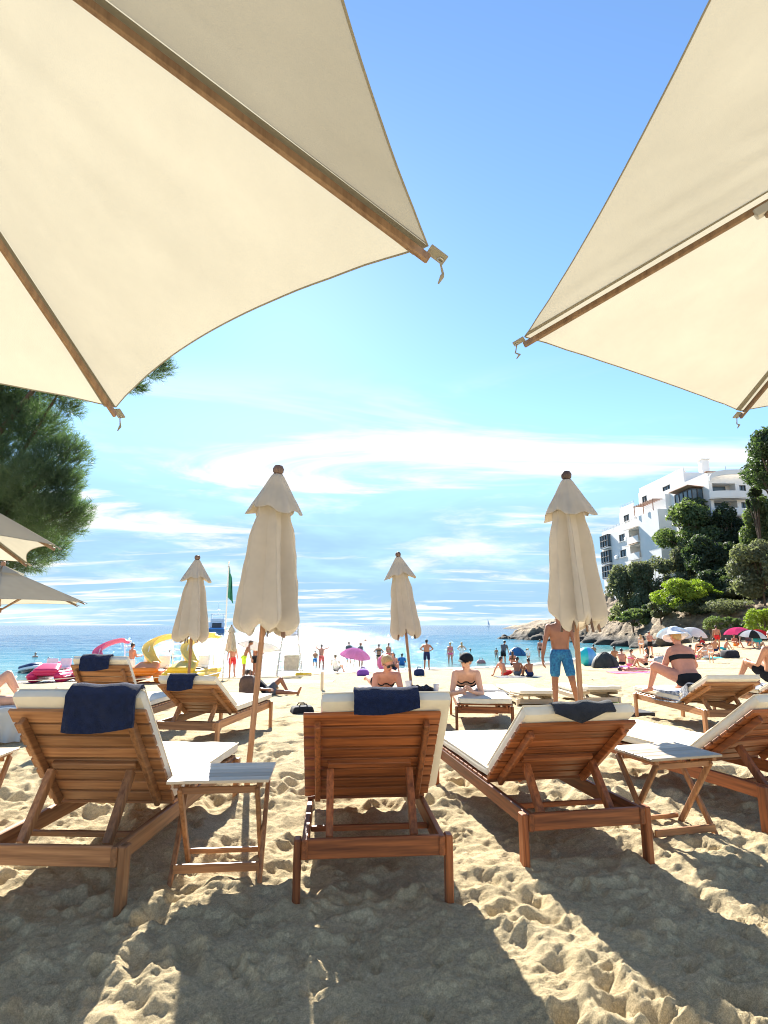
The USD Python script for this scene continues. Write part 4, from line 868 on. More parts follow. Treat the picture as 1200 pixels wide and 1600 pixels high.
cr = [(1094, 1022, 'sit', 'red', B2('black'), 'bather sitting closest right of the sun hat', 20), (1104, 1030, 'sithug', 'fair', B2('white'), 'bather hugging their knees below the red cap', -30), (1099, 1015, 'sit', 'tan', (('shirt', 'red'),), 'person in a red top sitting far up the beach', 160),
      (1112, 1036, 'stand', 'fair', B2('white'), 'small child standing on the sand right of the sun hat', 10), (1118, 1020, 'sit', 'tan', (('shorts', 'navy'),), 'bather in navy shorts sitting in the middle of the far group', 40), (1127, 1026, 'supine', 'red', B2('black'), 'sunbather lying at the edge of the far group', 70),
      (1132, 1016, 'sitback', 'red', (('shorts', 'teal'),), 'bather leaning back near the black bag', -40), (1084, 1030, 'sitback', 'red', (('shorts', 'pink'),), 'bather leaning back directly behind the sun hat', 60), (1150, 1012, 'sit', 'tan', (('shorts', 'orange'),), 'bather sitting under the pink beach parasol', 180),
      (1172, 1012, 'sit', 'fair', (('shirt', 'grey'),), 'person sitting under the white beach parasol', 170), (1186, 1014, 'sit', 'fair', (('shirt', 'teal'),), 'person in teal sitting at the far right', 190), (1036, 1030, 'supine', 'tan', (('shorts', 'navy'),), 'sunbather lying left of the sun hat on a white towel', 100),
      (1122, 1012, 'stand', 'tan', (('shorts', 'red'),), 'bather standing farthest back between the parasols', 30), (960, 1034, 'sit', 'brown', (('shorts', 'black'),), 'bather sitting next to the dark dome tent', -10), (928, 1022, 'sithug', 'tan', (('shorts', 'navy'),), 'dark haired bather sitting behind the teal ball', 20)]
for px, py, ps, tn, wr_, lb, hd_ in cr:
    crowd(px, py, lb, hd_, ps, .62 if 'child' in lb else 1.0, tn, wr_)
# bathers in the water
def swimmer(px, py, label, out=0.35, tone='tan', hair=('short', 'dark')):
    r = ray(px, py); t = (SEA + 0.05 - EYE) / r[2]; p = r * t
    return person(label, (p[0], p[1], SEA + out - 1.73), 180, 'swim', 1.0, tone, (('shorts', 'navy'),), hair)
for px, py, o, tn, lb in ((55, 1026, .45, 'fair', 'bather with white shoulders far out at the left in the water'), (76, 1030, .25, 'fair', 'bather with only the head above water left of the pink slide'), (265, 1018, .3, 'brown', 'upper one of two bathers in the water right of the orange slide'),
                          (270, 1026, .4, 'brown', 'lower one of two bathers in the water right of the orange slide'), (735, 1017, .35, 'brown', 'bather in the water right of the long haired blonde woman'), (571, 1001, .5, 'brown', 'tiny bather far out left of the distant umbrella'), (317, 1031, .4, 'tan', 'bather in the water beside the yellow slide'), (823, 1018, .4, 'tan', 'bather in the water beside the blue tent'), (917, 1016, .35, 'red', 'bather in the turquoise shallows near the rocks')):
    swimmer(px, py, lb, o, tn)
# ------------------------------------------------------------------ pedal boats, flag, lifeguard chair and the rest of the beach
PLAST = {k: M('plastic_' + k, c, rough=0.35, var=0.06, spec=0.45) for k, c in dict(pink=(0.62, 0.03, 0.12), palepink=(0.72, 0.16, 0.27), orange=(0.80, 0.22, 0.02), yellow=(0.82, 0.50, 0.03), paleyellow=(0.85, 0.62, 0.16), white=(0.8, 0.8, 0.78), navy=(0.015, 0.03, 0.10), blue=(0.10, 0.32, 0.62), teal=(0.02, 0.42, 0.46)).items()}
def pedal_boat(label, loc, heading, body, slide=None, group='pedal boats drawn up at the waterline'):
    t = thing('pedal_boat', label, 'pedal boat', loc, -heading, group)
    mb = PLAST[body]
    for s in (-1, 1):
        obj('hull', hull_of([((s * .56, -1.15, .34), (.20, .16, .13)), ((s * .56, -.9, .22), (.24, .3, .20)), ((s * .56, .9, .22), (.24, .3, .20)), ((s * .56, 1.55, .42), (.10, .12, .08))]), mb, t, 40)
        obj('rubbing_strip', box(0.035, 2.2, 0.04, (s * .815, 0, .30), .01), PLAST['white'], t)
    obj('deck', hull_of([((-.55, -1.1, .44), .10), ((.55, -1.1, .44), .10), ((-.62, .9, .44), .10), ((.62, .9, .44), .10), ((-.2, 1.3, .50), .08), ((.2, 1.3, .50), .08)]), mb, t, 40)
    obj('hood', hull_of([((-.34, -1.12, .56), (.20, .12, .12)), ((.34, -1.12, .56), (.20, .12, .12)), ((-.28, -.55, .74), (.16, .2, .12)), ((.28, -.55, .74), (.16, .2, .12))]), mb, t, 40)
    for s in (-1, 1):
        obj('seat', join([box(.48, .42, .10, (s * .30, .15, .60), .03), box(.48, .12, .46, (s * .30, .42, .80), .04, rot('x', -12))]), PLAST['white'], t)
        obj('footwell', box(.36, .44, .05, (s * .32, -.25, .56), .01), M('dark_footwell', (.03, .03, .035), rough=.7), t)
    obj('paddle_housing', tube([(-.16, .75, .52), (.16, .75, .52)], .34, 18), mb, t, 40)
    if slide:
        ms = PLAST[slide]
        # a trough that comes down in a curve over the bow, and a ladder behind it
        k = np.linspace(0, 1, 22); ang = k * 1.9
        path = np.stack([.50 - .95 * np.sin(ang * 1.02) + .55 * k ** 3, 0.85 - 1.3 * k, 1.72 - .06 * k - 1.02 * k ** 1.6], 1)
        path[0, 2] -= .02
        rows_ = []
        tg = np.gradient(path, axis=0)
        for p, g in zip(path, tg):
            sx = unit(np.cross(g, [0, 0, 1])); up = unit(np.cross(sx, g))
            rows_.append([p + sx * .23 * math.sin(b) + up * (.25 - .23 * math.cos(b)) for b in np.linspace(-1.5, 1.5, 13)])
        obj('slide', sheet(np.array(rows_), .025), ms, t, 60)
        obj('slide_top', hull_of([((.42, .88, 1.80), (.24, .09, .08)), ((.66, .92, 1.74), (.12, .09, .08))]), ms, t, 40)
        for s in (-1, 1): obj('ladder_rail', tube([(.62 + s * .2, 1.25, .5), (.62 + s * .19, 1.05, 1.6), (.62 + s * .19, .92, 1.82)], .022, 8), PLAST['white'], t, True)
        for z in (.75, 1.0, 1.25, 1.5): obj('ladder_rung', tube([(.42, 1.25 - .13 * (z - .5), z), (.82, 1.25 - .13 * (z - .5), z)], .02, 8), METAL, t, True)
        obj('slide_post', tube([(-.30, -.2, .5), (-.25, .1, 1.45)], .025, 8), PLAST['white'], t, True)
    return t
def gp(px, py, dz=0.0):
    p = on_ground(px, py); return (float(p[0]), float(p[1]), float(p[2]) + dz)
pedal_boat('pink red pedal boat left of the steep lounger back', gp(84, 1065), -10, 'pink')
pedal_boat('pink pedal boat with a curled slide, half hidden by the steep lounger back', gp(158, 1062), 8, 'palepink', 'palepink')
pedal_boat('orange pedal boat with a yellow slide', gp(238, 1066), -4, 'orange', 'paleyellow')
pedal_boat('yellow pedal boat with a yellow slide behind the distant umbrella pole', gp(299, 1066), 4, 'yellow', 'paleyellow')
p = gp(48, 1056)
d_ = thing('inflatable_dinghy', 'dark blue upturned dinghy at the left beside the pink red pedal boat', 'dinghy', p, -25)
obj('hull', hull_of([((-.45, 0, .45), (.20, .5, .16)), ((.3, 0, .62), (.28, .45, .14)), ((.55, 0, .55), (.1, .3, .1))]), PLAST['navy'], d_, 40)
obj('tube_rim', tube([(.75 * math.cos(a), .52 * math.sin(a), .40 + .14 * math.cos(a)) for a in np.linspace(0, 2 * math.pi, 25)], .085, 8), PLAST['white'], d_, True)

# flagpole with a limp green flag
fp = gp(348, 1063)
t = thing('flagpole', 'tall thin white flagpole with a limp green flag', 'flagpole', fp)
sc_ = (at_y(348, 880, fp[1])[2] - fp[2])
obj('pole', tube([(0, 0, -.3), (0, 0, sc_)], [.038, .026], 10), WHITE, t, True)
obj('pole_cap', ball((0, 0, sc_ + .03), .045, 1), WHITE, t, True)
fg = []
for k in np.linspace(0, 1, 24):
    row = []
    for s in np.linspace(0, 1, 14):
        row.append((.035 + .34 * s * (0.35 + .65 * k) * (1 - .25 * k), .10 * math.sin(s * 9 + k * 3) * s, sc_ - .12 - 1.35 * k - .55 * s * (1 - .5 * k)))
    fg.append(row)
obj('flag', sheet(np.array(fg), .012), M('green_flag', (0.04, 0.22, 0.14), rough=.8, var=.25), t, 60)
for z in (.15, 1.0): obj('halyard_ring', tube([(.05 * math.cos(a), .05 * math.sin(a), sc_ - z) for a in np.linspace(0, 6.28, 12)], .008, 5), METAL, t, True)
closed_umbrella('small white closed umbrella standing beside the flagpole', gp(359, 1061), (-.03, 0), 2.35, scale=.80, seed=6, turn=15)
# surfboard
bp = gp(404, 1056); by = bp[1] - .25
obj('surfboard', mv(hull_of([((-1.05, 0, 0), (.05, .04, .04)), ((-.5, 0, 0), (.3, .04, .24)), ((.5, 0, 0), (.3, .04, .22)), ((1.1, 0, -.02), (.05, .03, .05))], 2), (bp[0] + .05, by, bp[2] + 1.42), rot('y', 8)), WHITE, None, 40, label='white surfboard carried level behind the near umbrella pole', cat='surfboard')
# lifeguard chair
lg = gp(452, 1056)
CHAIRP = M('chair_paint', (.50, .51, .53), rough=.5, var=.06)
t = thing('lifeguard_chair', 'tall white lifeguard chair at the waterline', 'lifeguard chair', lg, 12)
hh = at_y(452, 966, lg[1])[2] - lg[2]; sz = hh - .95
for s in (-1, 1):
    obj('rear_leg', tube([(s * .62, .75, -.1), (s * .38, .30, sz + .0), (s * .38, .42, hh)], .028, 8), CHAIRP, t, True)
    obj('front_leg', tube([(s * .62, -.75, -.1), (s * .38, -.25, sz), (s * .38, -.28, sz + .45)], .028, 8), CHAIRP, t, True)
    obj('armrest', bar((s * .38, -.32, sz + .42), (s * .38, .40, sz + .42), .06, .03), CHAIRP, t)
    obj('side_brace', tube([(s * .56, -.6, .55), (s * .56, .6, .55)], .02, 8), CHAIRP, t, True)
    obj('side_brace', tube([(s * .46, -.42, 1.35), (s * .46, .46, 1.35)], .02, 8), CHAIRP, t, True)
for k in range(5): obj('ladder_rung', tube([(-.59 + .045 * k, -.68 + .1 * k, .30 + .40 * k), (.59 - .045 * k, -.68 + .1 * k, .30 + .40 * k)], .022, 8), CHAIRP, t, True)
for k in range(5): obj('seat_slat', box(.82, .10, .025, (0, -.22 + .125 * k, sz), .006), CHAIRP, t)
for k in range(6): obj('back_slat', box(.78, .022, .085, (0, .335 + .012 * k, sz + .18 + .13 * k), .006), CHAIRP, t)
obj('notice_board', box(.7, .03, .75, (0.05, -.66, .62), .008), M('beige_board', (0.52, 0.46, 0.36)), t)
obj('rescue_float', mv(hull_of([((-.3, 0, 0), .09), ((.3, 0, 0), .09)]), (.62, -.8, .12)), PLAST['yellow'], t, 40)

# rope with wooden posts
def posts_and_rope(label, pts, hgt, postlabels):
    line = []
    for i, p in enumerate(pts):
        q = obj('rope_post', mv(tube([(0, 0, -.3), (0, 0, hgt)], .045, 10), p), wood('z', 'pale'), None, 40, label=postlabels[i], cat='post') if postlabels[i] else None
        line.append(np.array(p) + [0, 0, hgt - .06])
    out = []
    for a, b in zip(line[:-1], line[1:]):
        for k in np.linspace(0, 1, 14)[:-1]:
            out.append(a + (b - a) * k - np.array([0, 0, .10 * 4 * k * (1 - k)]))
    out.append(line[-1])
    obj('rope', tube(out, .013, 6), ROPE, None, True, label=label, cat='rope')
posts_and_rope('pale rope strung low across the beach left of the middle lounger', [gp(-60, 1082), gp(120, 1082), gp(262, 1081), gp(503, 1079)], .52, [None, None, 'wooden rope post behind the yellow pedal boat', 'wooden rope post behind the middle near lounger'])
posts_and_rope('pale rope strung low across the sand at the right behind the sun hat', [gp(905, 1062), gp(1060, 1058), gp(1260, 1054)], .42, ['short rope post right of the blue shorts', None, None])

# parasols and tents
def parasol(label, base, R, h, cols, tilt=(0, 0), rz=0):
    t = thing('beach_parasol', label, 'parasol', base, rz, 'small beach parasols', tilt)
    obj('pole', tube([(0, 0, -.3), (0, 0, h)], .018, 8), WHITE, t, True)
    n = 8
    for k in range(n):
        a0, a1 = 2 * math.pi * k / n, 2 * math.pi * (k + 1) / n
        g = []
        for s in np.linspace(.03, 1, 8):
            g.append([(R * math.sin(s * 1.15) / math.sin(1.15) * (1 - .05 * 4 * q * (1 - q) * s) * math.cos(a0 + (a1 - a0) * q), R * math.sin(s * 1.15) / math.sin(1.15) * (1 - .05 * 4 * q * (1 - q) * s) * math.sin(a0 + (a1 - a0) * q), h - R * .52 * (1 - math.cos(s * 1.15)) / (1 - math.cos(1.15)) - .03 * 4 * q * (1 - q) * s) for q in np.linspace(0, 1, 6)])
        obj('panel', sheet(np.array(g), .004), cols[k % len(cols)], t, 60)
        obj('spoke', tube([(0, 0, h - .03), (R * .5 * math.cos(a0), R * .5 * math.sin(a0), h - R * .15), (R * .98 * math.cos(a0), R * .98 * math.sin(a0), h - R * .53)], .006, 5), METAL, t, True)
PC = {k: cloth('parasol_' + k, c, trans=.35, tcol=(1, 1, 1), bump=0) for k, c in dict(pink=(.85, .38, .66), hotpink=(.85, .12, .30), white=(.8, .8, .8), black=(.05, .05, .05), red=(.6, .04, .05), blue=(.08, .25, .5), paleblue=(.62, .74, .82)).items()}
parasol('pink parasol leaning to the left among the bathers in the middle', gp(551, 1050), .86, 1.3, [PC['pink']], (8, 9))
parasol('hot pink parasol standing far right in front of the rocks', gp(1157, 1013), 1.0, 1.5, [PC['hotpink']])
parasol('black and white parasol right of the hot pink one', gp(1175, 1014), .9, 1.3, [PC['white'], PC['black']], (6, 4))
parasol('dark red parasol low behind the black and white one', gp(1186, 1009), .8, 1.2, [PC['red']])
parasol('white parasol partly hidden by the sun hat', gp(1056, 1018), 1.3, 1.9, [PC['white'], PC['paleblue']], (10, -6))
parasol('white parasol just right of the sun hat, tilted', gp(1080, 1015), 1.0, 1.75, [PC['white']], (14, 8))
def dome_tent(label, loc, size, m, rz=0):
    t = thing('beach_tent', label, 'beach tent', loc, rz)
    v, f = lathe([(0, 1.0), (.25, .97), (.5, .85), (.72, .66), (.88, .42), (.97, .18), (1.0, .01)], 20, lambda a, z, r: r * (1 - .05 * np.cos(4 * a) ** 2))
    obj('shell', (v * np.array(size), f[:, ::-1]), m, t, 40)
    for k in range(2):
        b = k * math.pi / 2 + .4
        obj('hoop', tube([(math.cos(b) * size[0] * math.cos(a), math.sin(b) * size[1] * math.cos(a), size[2] * 1.01 * math.sin(a)) for a in np.linspace(0, math.pi, 15)], .012, 5), BLACKCLOTH, t, True)
dome_tent('blue dome shaped beach tent at the waterline right of the man in the dark shirt', gp(808, 1028, .0), (.85, .7, .95), M('tent_blue', (.03, .12, .26), rough=.6))
dome_tent('dark green dome shaped pop-up tent right of the near umbrella pole', gp(946, 1043), (.72, .6, .80), M('tent_dark', (.030, .034, .030), rough=.7, var=.3))
b = gp(918, 1040)
t = thing('beach_ball', 'large turquoise beach ball beside the near umbrella pole', 'ball', (b[0], b[1], b[2] + .52), 20)
for k in range(6):
    a0 = k * math.pi / 3; g = [[(.54 * math.sin(s) * math.cos(a0 + q), .54 * math.sin(s) * math.sin(a0 + q), .54 * math.cos(s)) for q in np.linspace(0, math.pi / 3, 7)] for s in np.linspace(.02, math.pi - .02, 15)]
    g = np.array(g); obj('ball_panel', (g.reshape(-1, 3), grid_faces(15, 7)), PLAST['teal' if k % 2 else 'blue'] if k != 2 else PLAST['teal'], t, True)
b = gp(602, 1047)
obj('swim_ring', mv(tube([(.36 * math.cos(a), .12 * math.sin(a), .40 + .36 * math.sin(a)) for a in np.linspace(0, 2 * math.pi, 25)], .13, 10), b), PLAST['palepink'], None, True, label='pink inflatable ring standing behind the blonde woman', cat='swim ring')

def bag(label, loc, size, m, rz=0, name='beach_bag'):
    t = thing(name, label, 'bag', loc, rz); w, l, h = size
    v, f = rounded(w, l, h, min(size) * .3, step=min(size) / 6, puff=h * .06, seed=int(w * 100))
    v[:, 0] *= 1 - .18 * (v[:, 2] / h + .5); v[:, 2] += h / 2
    v += (meshkit.fbm(v * 6, 3, 5)[:, None] - .5) * .12 * h
    obj('body', (v, f), m, t, 60)
    for s in (-1, 1): obj('handle', tube([(s * .0 - w * .2, s * l * .3, h * .9), (-w * .12, s * l * .3, h * 1.35), (w * .12, s * l * .3, h * 1.35), (w * .2, s * l * .3, h * .9)], .012, 6), m, t, True)
bag('brown leather bag standing on the sand beside the person lying in dark clothes', gp(386, 1089), (.42, .3, .5), M('bag_brown', (.10, .06, .045), rough=.7, var=.3))
bag('black bag on the sand at the left side of the middle near lounger', gp(472, 1114), (.42, .3, .12), BLACKCLOTH, 20)
bag('pink and grey bag on the sand behind the woman in the cap', gp(752, 1041), (.7, .4, .42), M('bag_pink', (.45, .16, .16), rough=.8, var=.5, scale=5, col2=(.25, .27, .24)))
bag('low black bag lying on the beach beyond the far group of bathers', gp(1141, 1028), (.95, .6, .42), BLACKCLOTH, 10)
bag('light grey bag on the sand left of the white sun hat', gp(1032, 1043), (.6, .45, .5), M('bag_grey', (.33, .33, .33), rough=.8))
bag('purple bag at the feet of the person under the pink parasol', gp(567, 1056), (.6, .35, .28), CLOTHES['purple'])
bag('dark blue bag on the sand behind the drinks table', gp(655, 1056), (.5, .32, .28), CLOTHES['navy'])
# things on the small table
tz = tb[2] + .42
def cup(label, x, y, h, r, m):
    t = thing('cup', label, 'cup', (x, y, tz + .001)); obj('wall', lathe([(0, .001), (0, r * .78), (h, r), (h, r * .93), (.006, r * .72), (.006, .001)], 20), m, t, 40)
    obj('rim', tube([(r * math.cos(a), r * math.sin(a), h) for a in np.linspace(0, 6.2832, 21)], .003, 5), m, t, True)
CUPM = usdkit.material(stage, '/World/Looks/clear_cup', {'a': ('transparent_bsdf', dict(color=(.9, .9, .9))), 'p': ('principled_bsdf', dict(base_color=(.85, .85, .84), roughness=.3)), 'x': ('mix_closure', dict(fac=.6))}, [('a.BSDF', 'x.closure1'), ('p.BSDF', 'x.closure2')], surface='x.closure')
cup('tall clear plastic cup on the drinks table', .36, 8.88, .17, .05, CUPM)
cup('short clear plastic cup on the right end of the drinks table', .78, 8.95, .12, .045, CUPM)
crumpled('black bundle of clothes on the drinks table', (.56, 8.95, tz + .0), (.42, .3), 10, BLACKCLOTH, 12, h=.16, cat='clothes', name='clothes_bundle')
# towels lying on the sand and on the beds
def flat_towel(label, c, size, rz, m, seed=1): return crumpled(label, (c[0], c[1], c[2] + .012), size, rz, m, seed, h=.035)
flat_towel('bright pink towel on the sand under the sunbather', gp(992, 1051), (2.2, 1.0), 85 - 90, CLOTHES['pink'], 3)
flat_towel('white towel on the sand under the dark haired woman', gp(1012, 1046), (1.9, 1.1), 10, WHITECLOTH, 4)
flat_towel('yellow green cloth on the sand left of the seated woman in the sun hat', gp(972, 1098), (.55, .8), 10, M('cloth_palegreen', (.50, .52, .14), rough=.9, var=.4), 5)
flat_towel('grey sarong spread on the sand behind the lifeguard chair rope', gp(465, 1066), (2.6, 1.5), 5, M('cloth_taupe', (.20, .17, .13), rough=.9, var=.4), 6)
flat_towel('white towel spread on the sand at the right of the cap woman', gp(852, 1081), (1.0, 1.2), 0, WHITECLOTH, 7)
flat_towel('black cloth laid on the bed beside the woman in the cap', tuple(place(L8[0], L8[1])((.12, .62, RAIL + .098))), (.5, .5), 0, BLACKCLOTH, 8)
for px, py, m_, w_, lb in ((1086, 1034, WHITECLOTH, 1.6, 'white towel on the sand right of the white sun hat'), (1120, 1028, CLOTHES['teal'], 1.7, 'teal towel on the sand under the far group of bathers'), (1108, 1018, CLOTHES['coral'], 1.7, 'coral towel on the sand farthest up the beach'), (970, 1042, CLOTHES['purple'], 1.6, 'purple towel on the sand beside the dark dome tent'), (1036, 1032, WHITECLOTH, 2.0, 'white towel under the sunbather left of the sun hat'), (812, 1058, CLOTHES['grey'], 1.9, 'dark grey towel under the three friends sitting on the sand')):
    flat_towel(lb, gp(px, py), (w_, .9), px % 40 - 20, m_, px % 13)
STRIPE = M('striped_towel', (0.03, 0.045, 0.10), rough=.95, col2=(0.55, 0.58, 0.62), scale=2.2, stretch=(1, 9, 9), bump=.5, bscale=100, detail=2.0)
f9 = place(L9[0], L9[1]); o9, R9, P9 = back_frame(27)
G = []
for y in np.linspace(0, 1, 26):
    row = []
    for k in np.linspace(0, 1, 16):
        base = np.array([-.42 + .75 * k, HY + .72 - .62 * y, RAIL + .105]) if y < .5 else P9(-.42 + .75 * k * (1 - (y - .5)), .0 + (y - .5) * .65, .105)
        if k < .12: base = base + [0.05, 0, -.13]
        row.append(base + [0, 0, .03 * float(meshkit.fbm(np.array([k * 4, y * 4, 1.]), 3, 4))])
    G.append(row)
obj('beach_towel', mv(sheet(np.array(G), .014), L9[0], rot('z', -L9[1])), STRIPE, None, 60, label='blue patterned towel draped over the lounger under the seated woman in the sun hat', cat='towel')
f10 = place(L10[0], L10[1])
crumpled('blue striped towel on the lounger at the right edge', f10((0, 1.2, RAIL + .1)), (.74, 1.2), L10[1], STRIPE, 10, h=.05)
# white cloth that hangs over the left sunbather's lounger
G = []
for yy in np.linspace(.85, 1.58, 26):
    row = []
    for k in np.linspace(0, 1, 24):
        if k < .45: q = [.05 + .36 * k / .45, yy, RAIL + .118 + .03 * float(meshkit.noise(np.array([yy * 9, k * 9, 2.])))]
        else:
            h_ = (k - .45) / .55; q = [.415 + .05 * h_ + .035 * h_ * math.sin(yy * 31 + h_ * 2), yy + .06 * h_ * math.sin(yy * 7), RAIL + .115 - .36 * h_]
        row.append(q)
    G.append(row)
obj('draped_cloth', mv(sheet(np.array(G), .01), LA[0], rot('z', -LA[1])), cloth('gauze_white', (.75, .77, .76), trans=.35, bump=.2), None, 60, label='thin white cloth hanging from the sunbather lounger at the left edge', cat='cloth')

# ------------------------------------------------------------------ boats on the sea
yb = 172.0; yx = at_y(340, 985, yb)[0]
t = thing('motor_yacht', 'white and light blue motor yacht anchored left of the flagpole', 'boat', (yx, yb, SEA), 12)
obj('hull', hull_of([((-2.3, -6, 1.6), .25), ((2.3, -6, 1.6), .25), ((-2.0, -6, .0), .25), ((2.0, -6, .0), .25), ((-2.5, 2, 1.7), .25), ((2.5, 2, 1.7), .25), ((-1.7, 2, -.3), .3), ((1.7, 2, -.3), .3), ((0, 8.5, 2.2), .12), ((0, 7, .2), .2)]), PLAST['blue'], t, 30)
obj('stern_panel', box(4.2, .08, 1.1, (0, -6.28, 1.0), .03), M('boat_dark', (.10, .20, .33)), t)
obj('swim_platform', box(4.4, .9, .12, (0, -6.7, .35), .03), WHITE, t)
obj('saloon', box(4.3, 7.5, 1.7, (0, -.6, 2.75), .25), WHITE, t)
obj('saloon_window', box(4.36, 5.6, .65, (0, -.6, 2.95), .1), M('boat_glass', (.03, .05, .07), rough=.1), t)
obj('aft_door', box(2.6, .06, 1.3, (0, -4.38, 2.6), .02), M('boat_glass', (.03, .05, .07)), t)
obj('flybridge', box(3.9, 4.6, .9, (0, -.8, 4.05), .2), WHITE, t)
obj('hardtop', box(3.8, 3.4, .14, (0, -1.2, 5.7), .05), WHITE, t)
for s in (-1, 1):
    for y in (-2.6, .2): obj('hardtop_post', tube([(s * 1.7, y, 4.3), (s * 1.7, y, 5.65)], .06, 6), WHITE, t, True)
obj('mast', tube([(0, -1.2, 5.7), (0, -1.4, 9.2)], [.09, .03], 6), WHITE, t, True)
obj('radar', lathe([(7.0, .01), (7.0, .5), (7.25, .5), (7.3, .01)][::1], 14), WHITE, t, 40)
sy = 1500.0; sx_ = at_y(763, 975, sy)[0]
t = thing('sailboat', 'tiny white sailboat far out on the horizon', 'boat', (sx_, sy, SEA), 70)
obj('hull', hull_of([((-1.3, -5, .8), .3), ((1.3, -5, .8), .3), ((0, 6.5, 1.1), .2), ((0, 0, -.3), .8)]), WHITE, t, 30)
obj('mast', tube([(0, 1, .8), (0, 1, 19)], .25, 6), WHITE, t, True)
obj('sail', sheet(np.array([[(.0 + .3 * math.sin(q * 3), 1 - q * 5.5 * (1 - k), 2 + 16.5 * k) for q in np.linspace(0, 1, 6)] for k in np.linspace(0, .97, 8)]), .05), WHITE, t, 40)
# ------------------------------------------------------------------ trees and shrubs
LV = {'dark': leaf('leaf_dark', (.045, .065, .042), (.14, .175, .105), .45), 'mid': leaf('leaf_mid', (.10, .135, .065), (.33, .35, .20), .48), 'olive': leaf('leaf_olive', (.13, .145, .09), (.36, .37, .24), .48, (1, 1.05, .6)),
      'lime': leaf('leaf_lime', (.20, .26, .04), (.42, .46, .09), .52), 'pine': leaf('leaf_pine', (.055, .085, .045), (.19, .23, .12), .45), 'nearpine': leaf('needle_green', (.065, .105, .07), (.21, .26, .16), .55)}
BARK = M('pine_bark', (.09, .06, .042), rough=.95, var=.4, scale=5, stretch=(4, 4, 1), bump=.8, bscale=9, dist=.03)
def leaves(centres, radii, n, size, seed, flat=.9, hollow=.45, up=.3):
    """n leaf clumps (bent quads) spread through ellipsoids; denser towards their skins."""
    r = np.random.default_rng(seed)
    centres, radii = np.asarray(centres, float), np.asarray(radii, float)
    vol = (radii.prod(1)) ** .75; k = r.choice(len(centres), n, p=vol / vol.sum())
    d = r.normal(size=(n, 3)); d /= np.linalg.norm(d, axis=1, keepdims=True)
    rad = (hollow + (1 - hollow) * r.random(n) ** .6) * (0.86 + .34 * meshkit.fbm(d * 2.6 + k[:, None] * 3.7, 3, seed))
    p = centres[k] + d * rad[:, None] * radii[k]
    nrm = d + r.normal(size=(n, 3)) * flat + [0, 0, up]; nrm /= np.linalg.norm(nrm, axis=1, keepdims=True)
    a = np.cross(nrm, r.normal(size=(n, 3))); a /= np.linalg.norm(a, axis=1, keepdims=True); b = np.cross(nrm, a)
    s = size * r.uniform(.55, 1.35, n)[:, None]
    v = np.stack([p - a * s, p + b * s * .45 + nrm * s * .12, p + a * s, p - b * s * .45 + nrm * s * .12], 1).reshape(-1, 3)
    i = np.arange(n)[:, None] * 4
    return v, np.vstack([i + [0, 1, 2], i + [0, 2, 3]])
def tree(name, label, cat, base, blobs, n, size, mat, seed, trunk=.2, group=None, hollow=.4, up=.3):
    """blobs: (dx, dy, dz, rx, ry, rz) above the base."""
    t = thing(name, label, cat, base, 0, group); B_ = np.array(blobs, float)
    r = np.random.default_rng(seed)
    top = B_[:, :3].mean(0)
    limbs = [tube([(0, 0, -.8), top * [.15, .15, .35], top * [.5, .5, .75]], [trunk, trunk * .8, trunk * .5], 8)]
    obj('trunk', limbs[0], BARK, t, True)
    lm = [tube([top * [.2, .2, .4], (top * [.3, .3, .6] + b[:3]) / 2 + [0, 0, -.1], b[:3]], [trunk * .5, trunk * .33, trunk * .12], 6) for b in B_]
    obj('limbs', join(lm), BARK, t, True)
    obj('crown', leaves(B_[:, :3], B_[:, 3:], n, size, seed, hollow=hollow, up=up), mat, t)
    return t
def blobs(r, n, W, D, Hh, z0, seed, s=.5):
    g = np.random.default_rng(seed); out = []
    for k in range(n):
        a = g.uniform(0, 2 * math.pi); q = math.sqrt(g.random()) * .80; z = g.uniform(.15, .85)
        f = math.sin(math.pi * (z * .75 + .2)); rr = s * g.uniform(.45, 1.1)
        out.append((math.cos(a) * q * W * f, math.sin(a) * q * D * f, z0 + z * Hh, W * rr * .92, D * rr * .92, Hh * rr * .46))
    return out
def shrub_at(px0, px1, py0, py1, Y, label, mat, n, size, seed, name='shrub', cat='shrub', nb=9, trunk=.12, group=None, hollow=.4, up=.3):
    nb = int(nb * 2.2); n = int(n * 1.5); size = size * .85
    """A plant whose crown spans these pixels when it stands Y metres away."""
    a, b = at_y(px0, (py0 + py1) / 2, Y), at_y(px1, (py0 + py1) / 2, Y); top, bot = at_y((px0 + px1) / 2, py0, Y)[2], at_y((px0 + px1) / 2, py1, Y)[2]
    x = (a[0] + b[0]) / 2; W = (b[0] - a[0]) / 2 * 1.22; g = float(hill_z(np.array([x]), np.array([Y]))[0])
    zb = min(g, bot - .3); z0 = bot - zb
    return tree(name, label, cat, (x, Y, zb), blobs(None, nb, W, W, top - bot, z0, seed, .40), n, size, mat, seed, trunk, group, hollow, up)
shrub_at(1028, 1124, 776, 866, 84, 'large light green pine in front of the apartment building', LV['mid'], 9000, .34, 11, 'pine_tree', 'tree', 16, .3)
shrub_at(1108, 1164, 786, 884, 80, 'dark pointed cypress in front of the curved balconies', LV['dark'], 5000, .30, 12, 'cypress_tree', 'tree', 10, .25)
shrub_at(1075, 1150, 836, 912, 74, 'dark tree below the curved balconies behind the bright bush', LV['dark'], 6500, .32, 13, 'dark_tree', 'tree', 12, .25)
shrub_at(952, 1004, 884, 968, 86, 'grey green shrub nearest the folded umbrella on the hillside', LV['olive'], 5500, .27, 14, nb=11)
shrub_at(990, 1050, 866, 950, 82, 'grey green shrub under the left balconies', LV['olive'], 5500, .27, 15, nb=11)
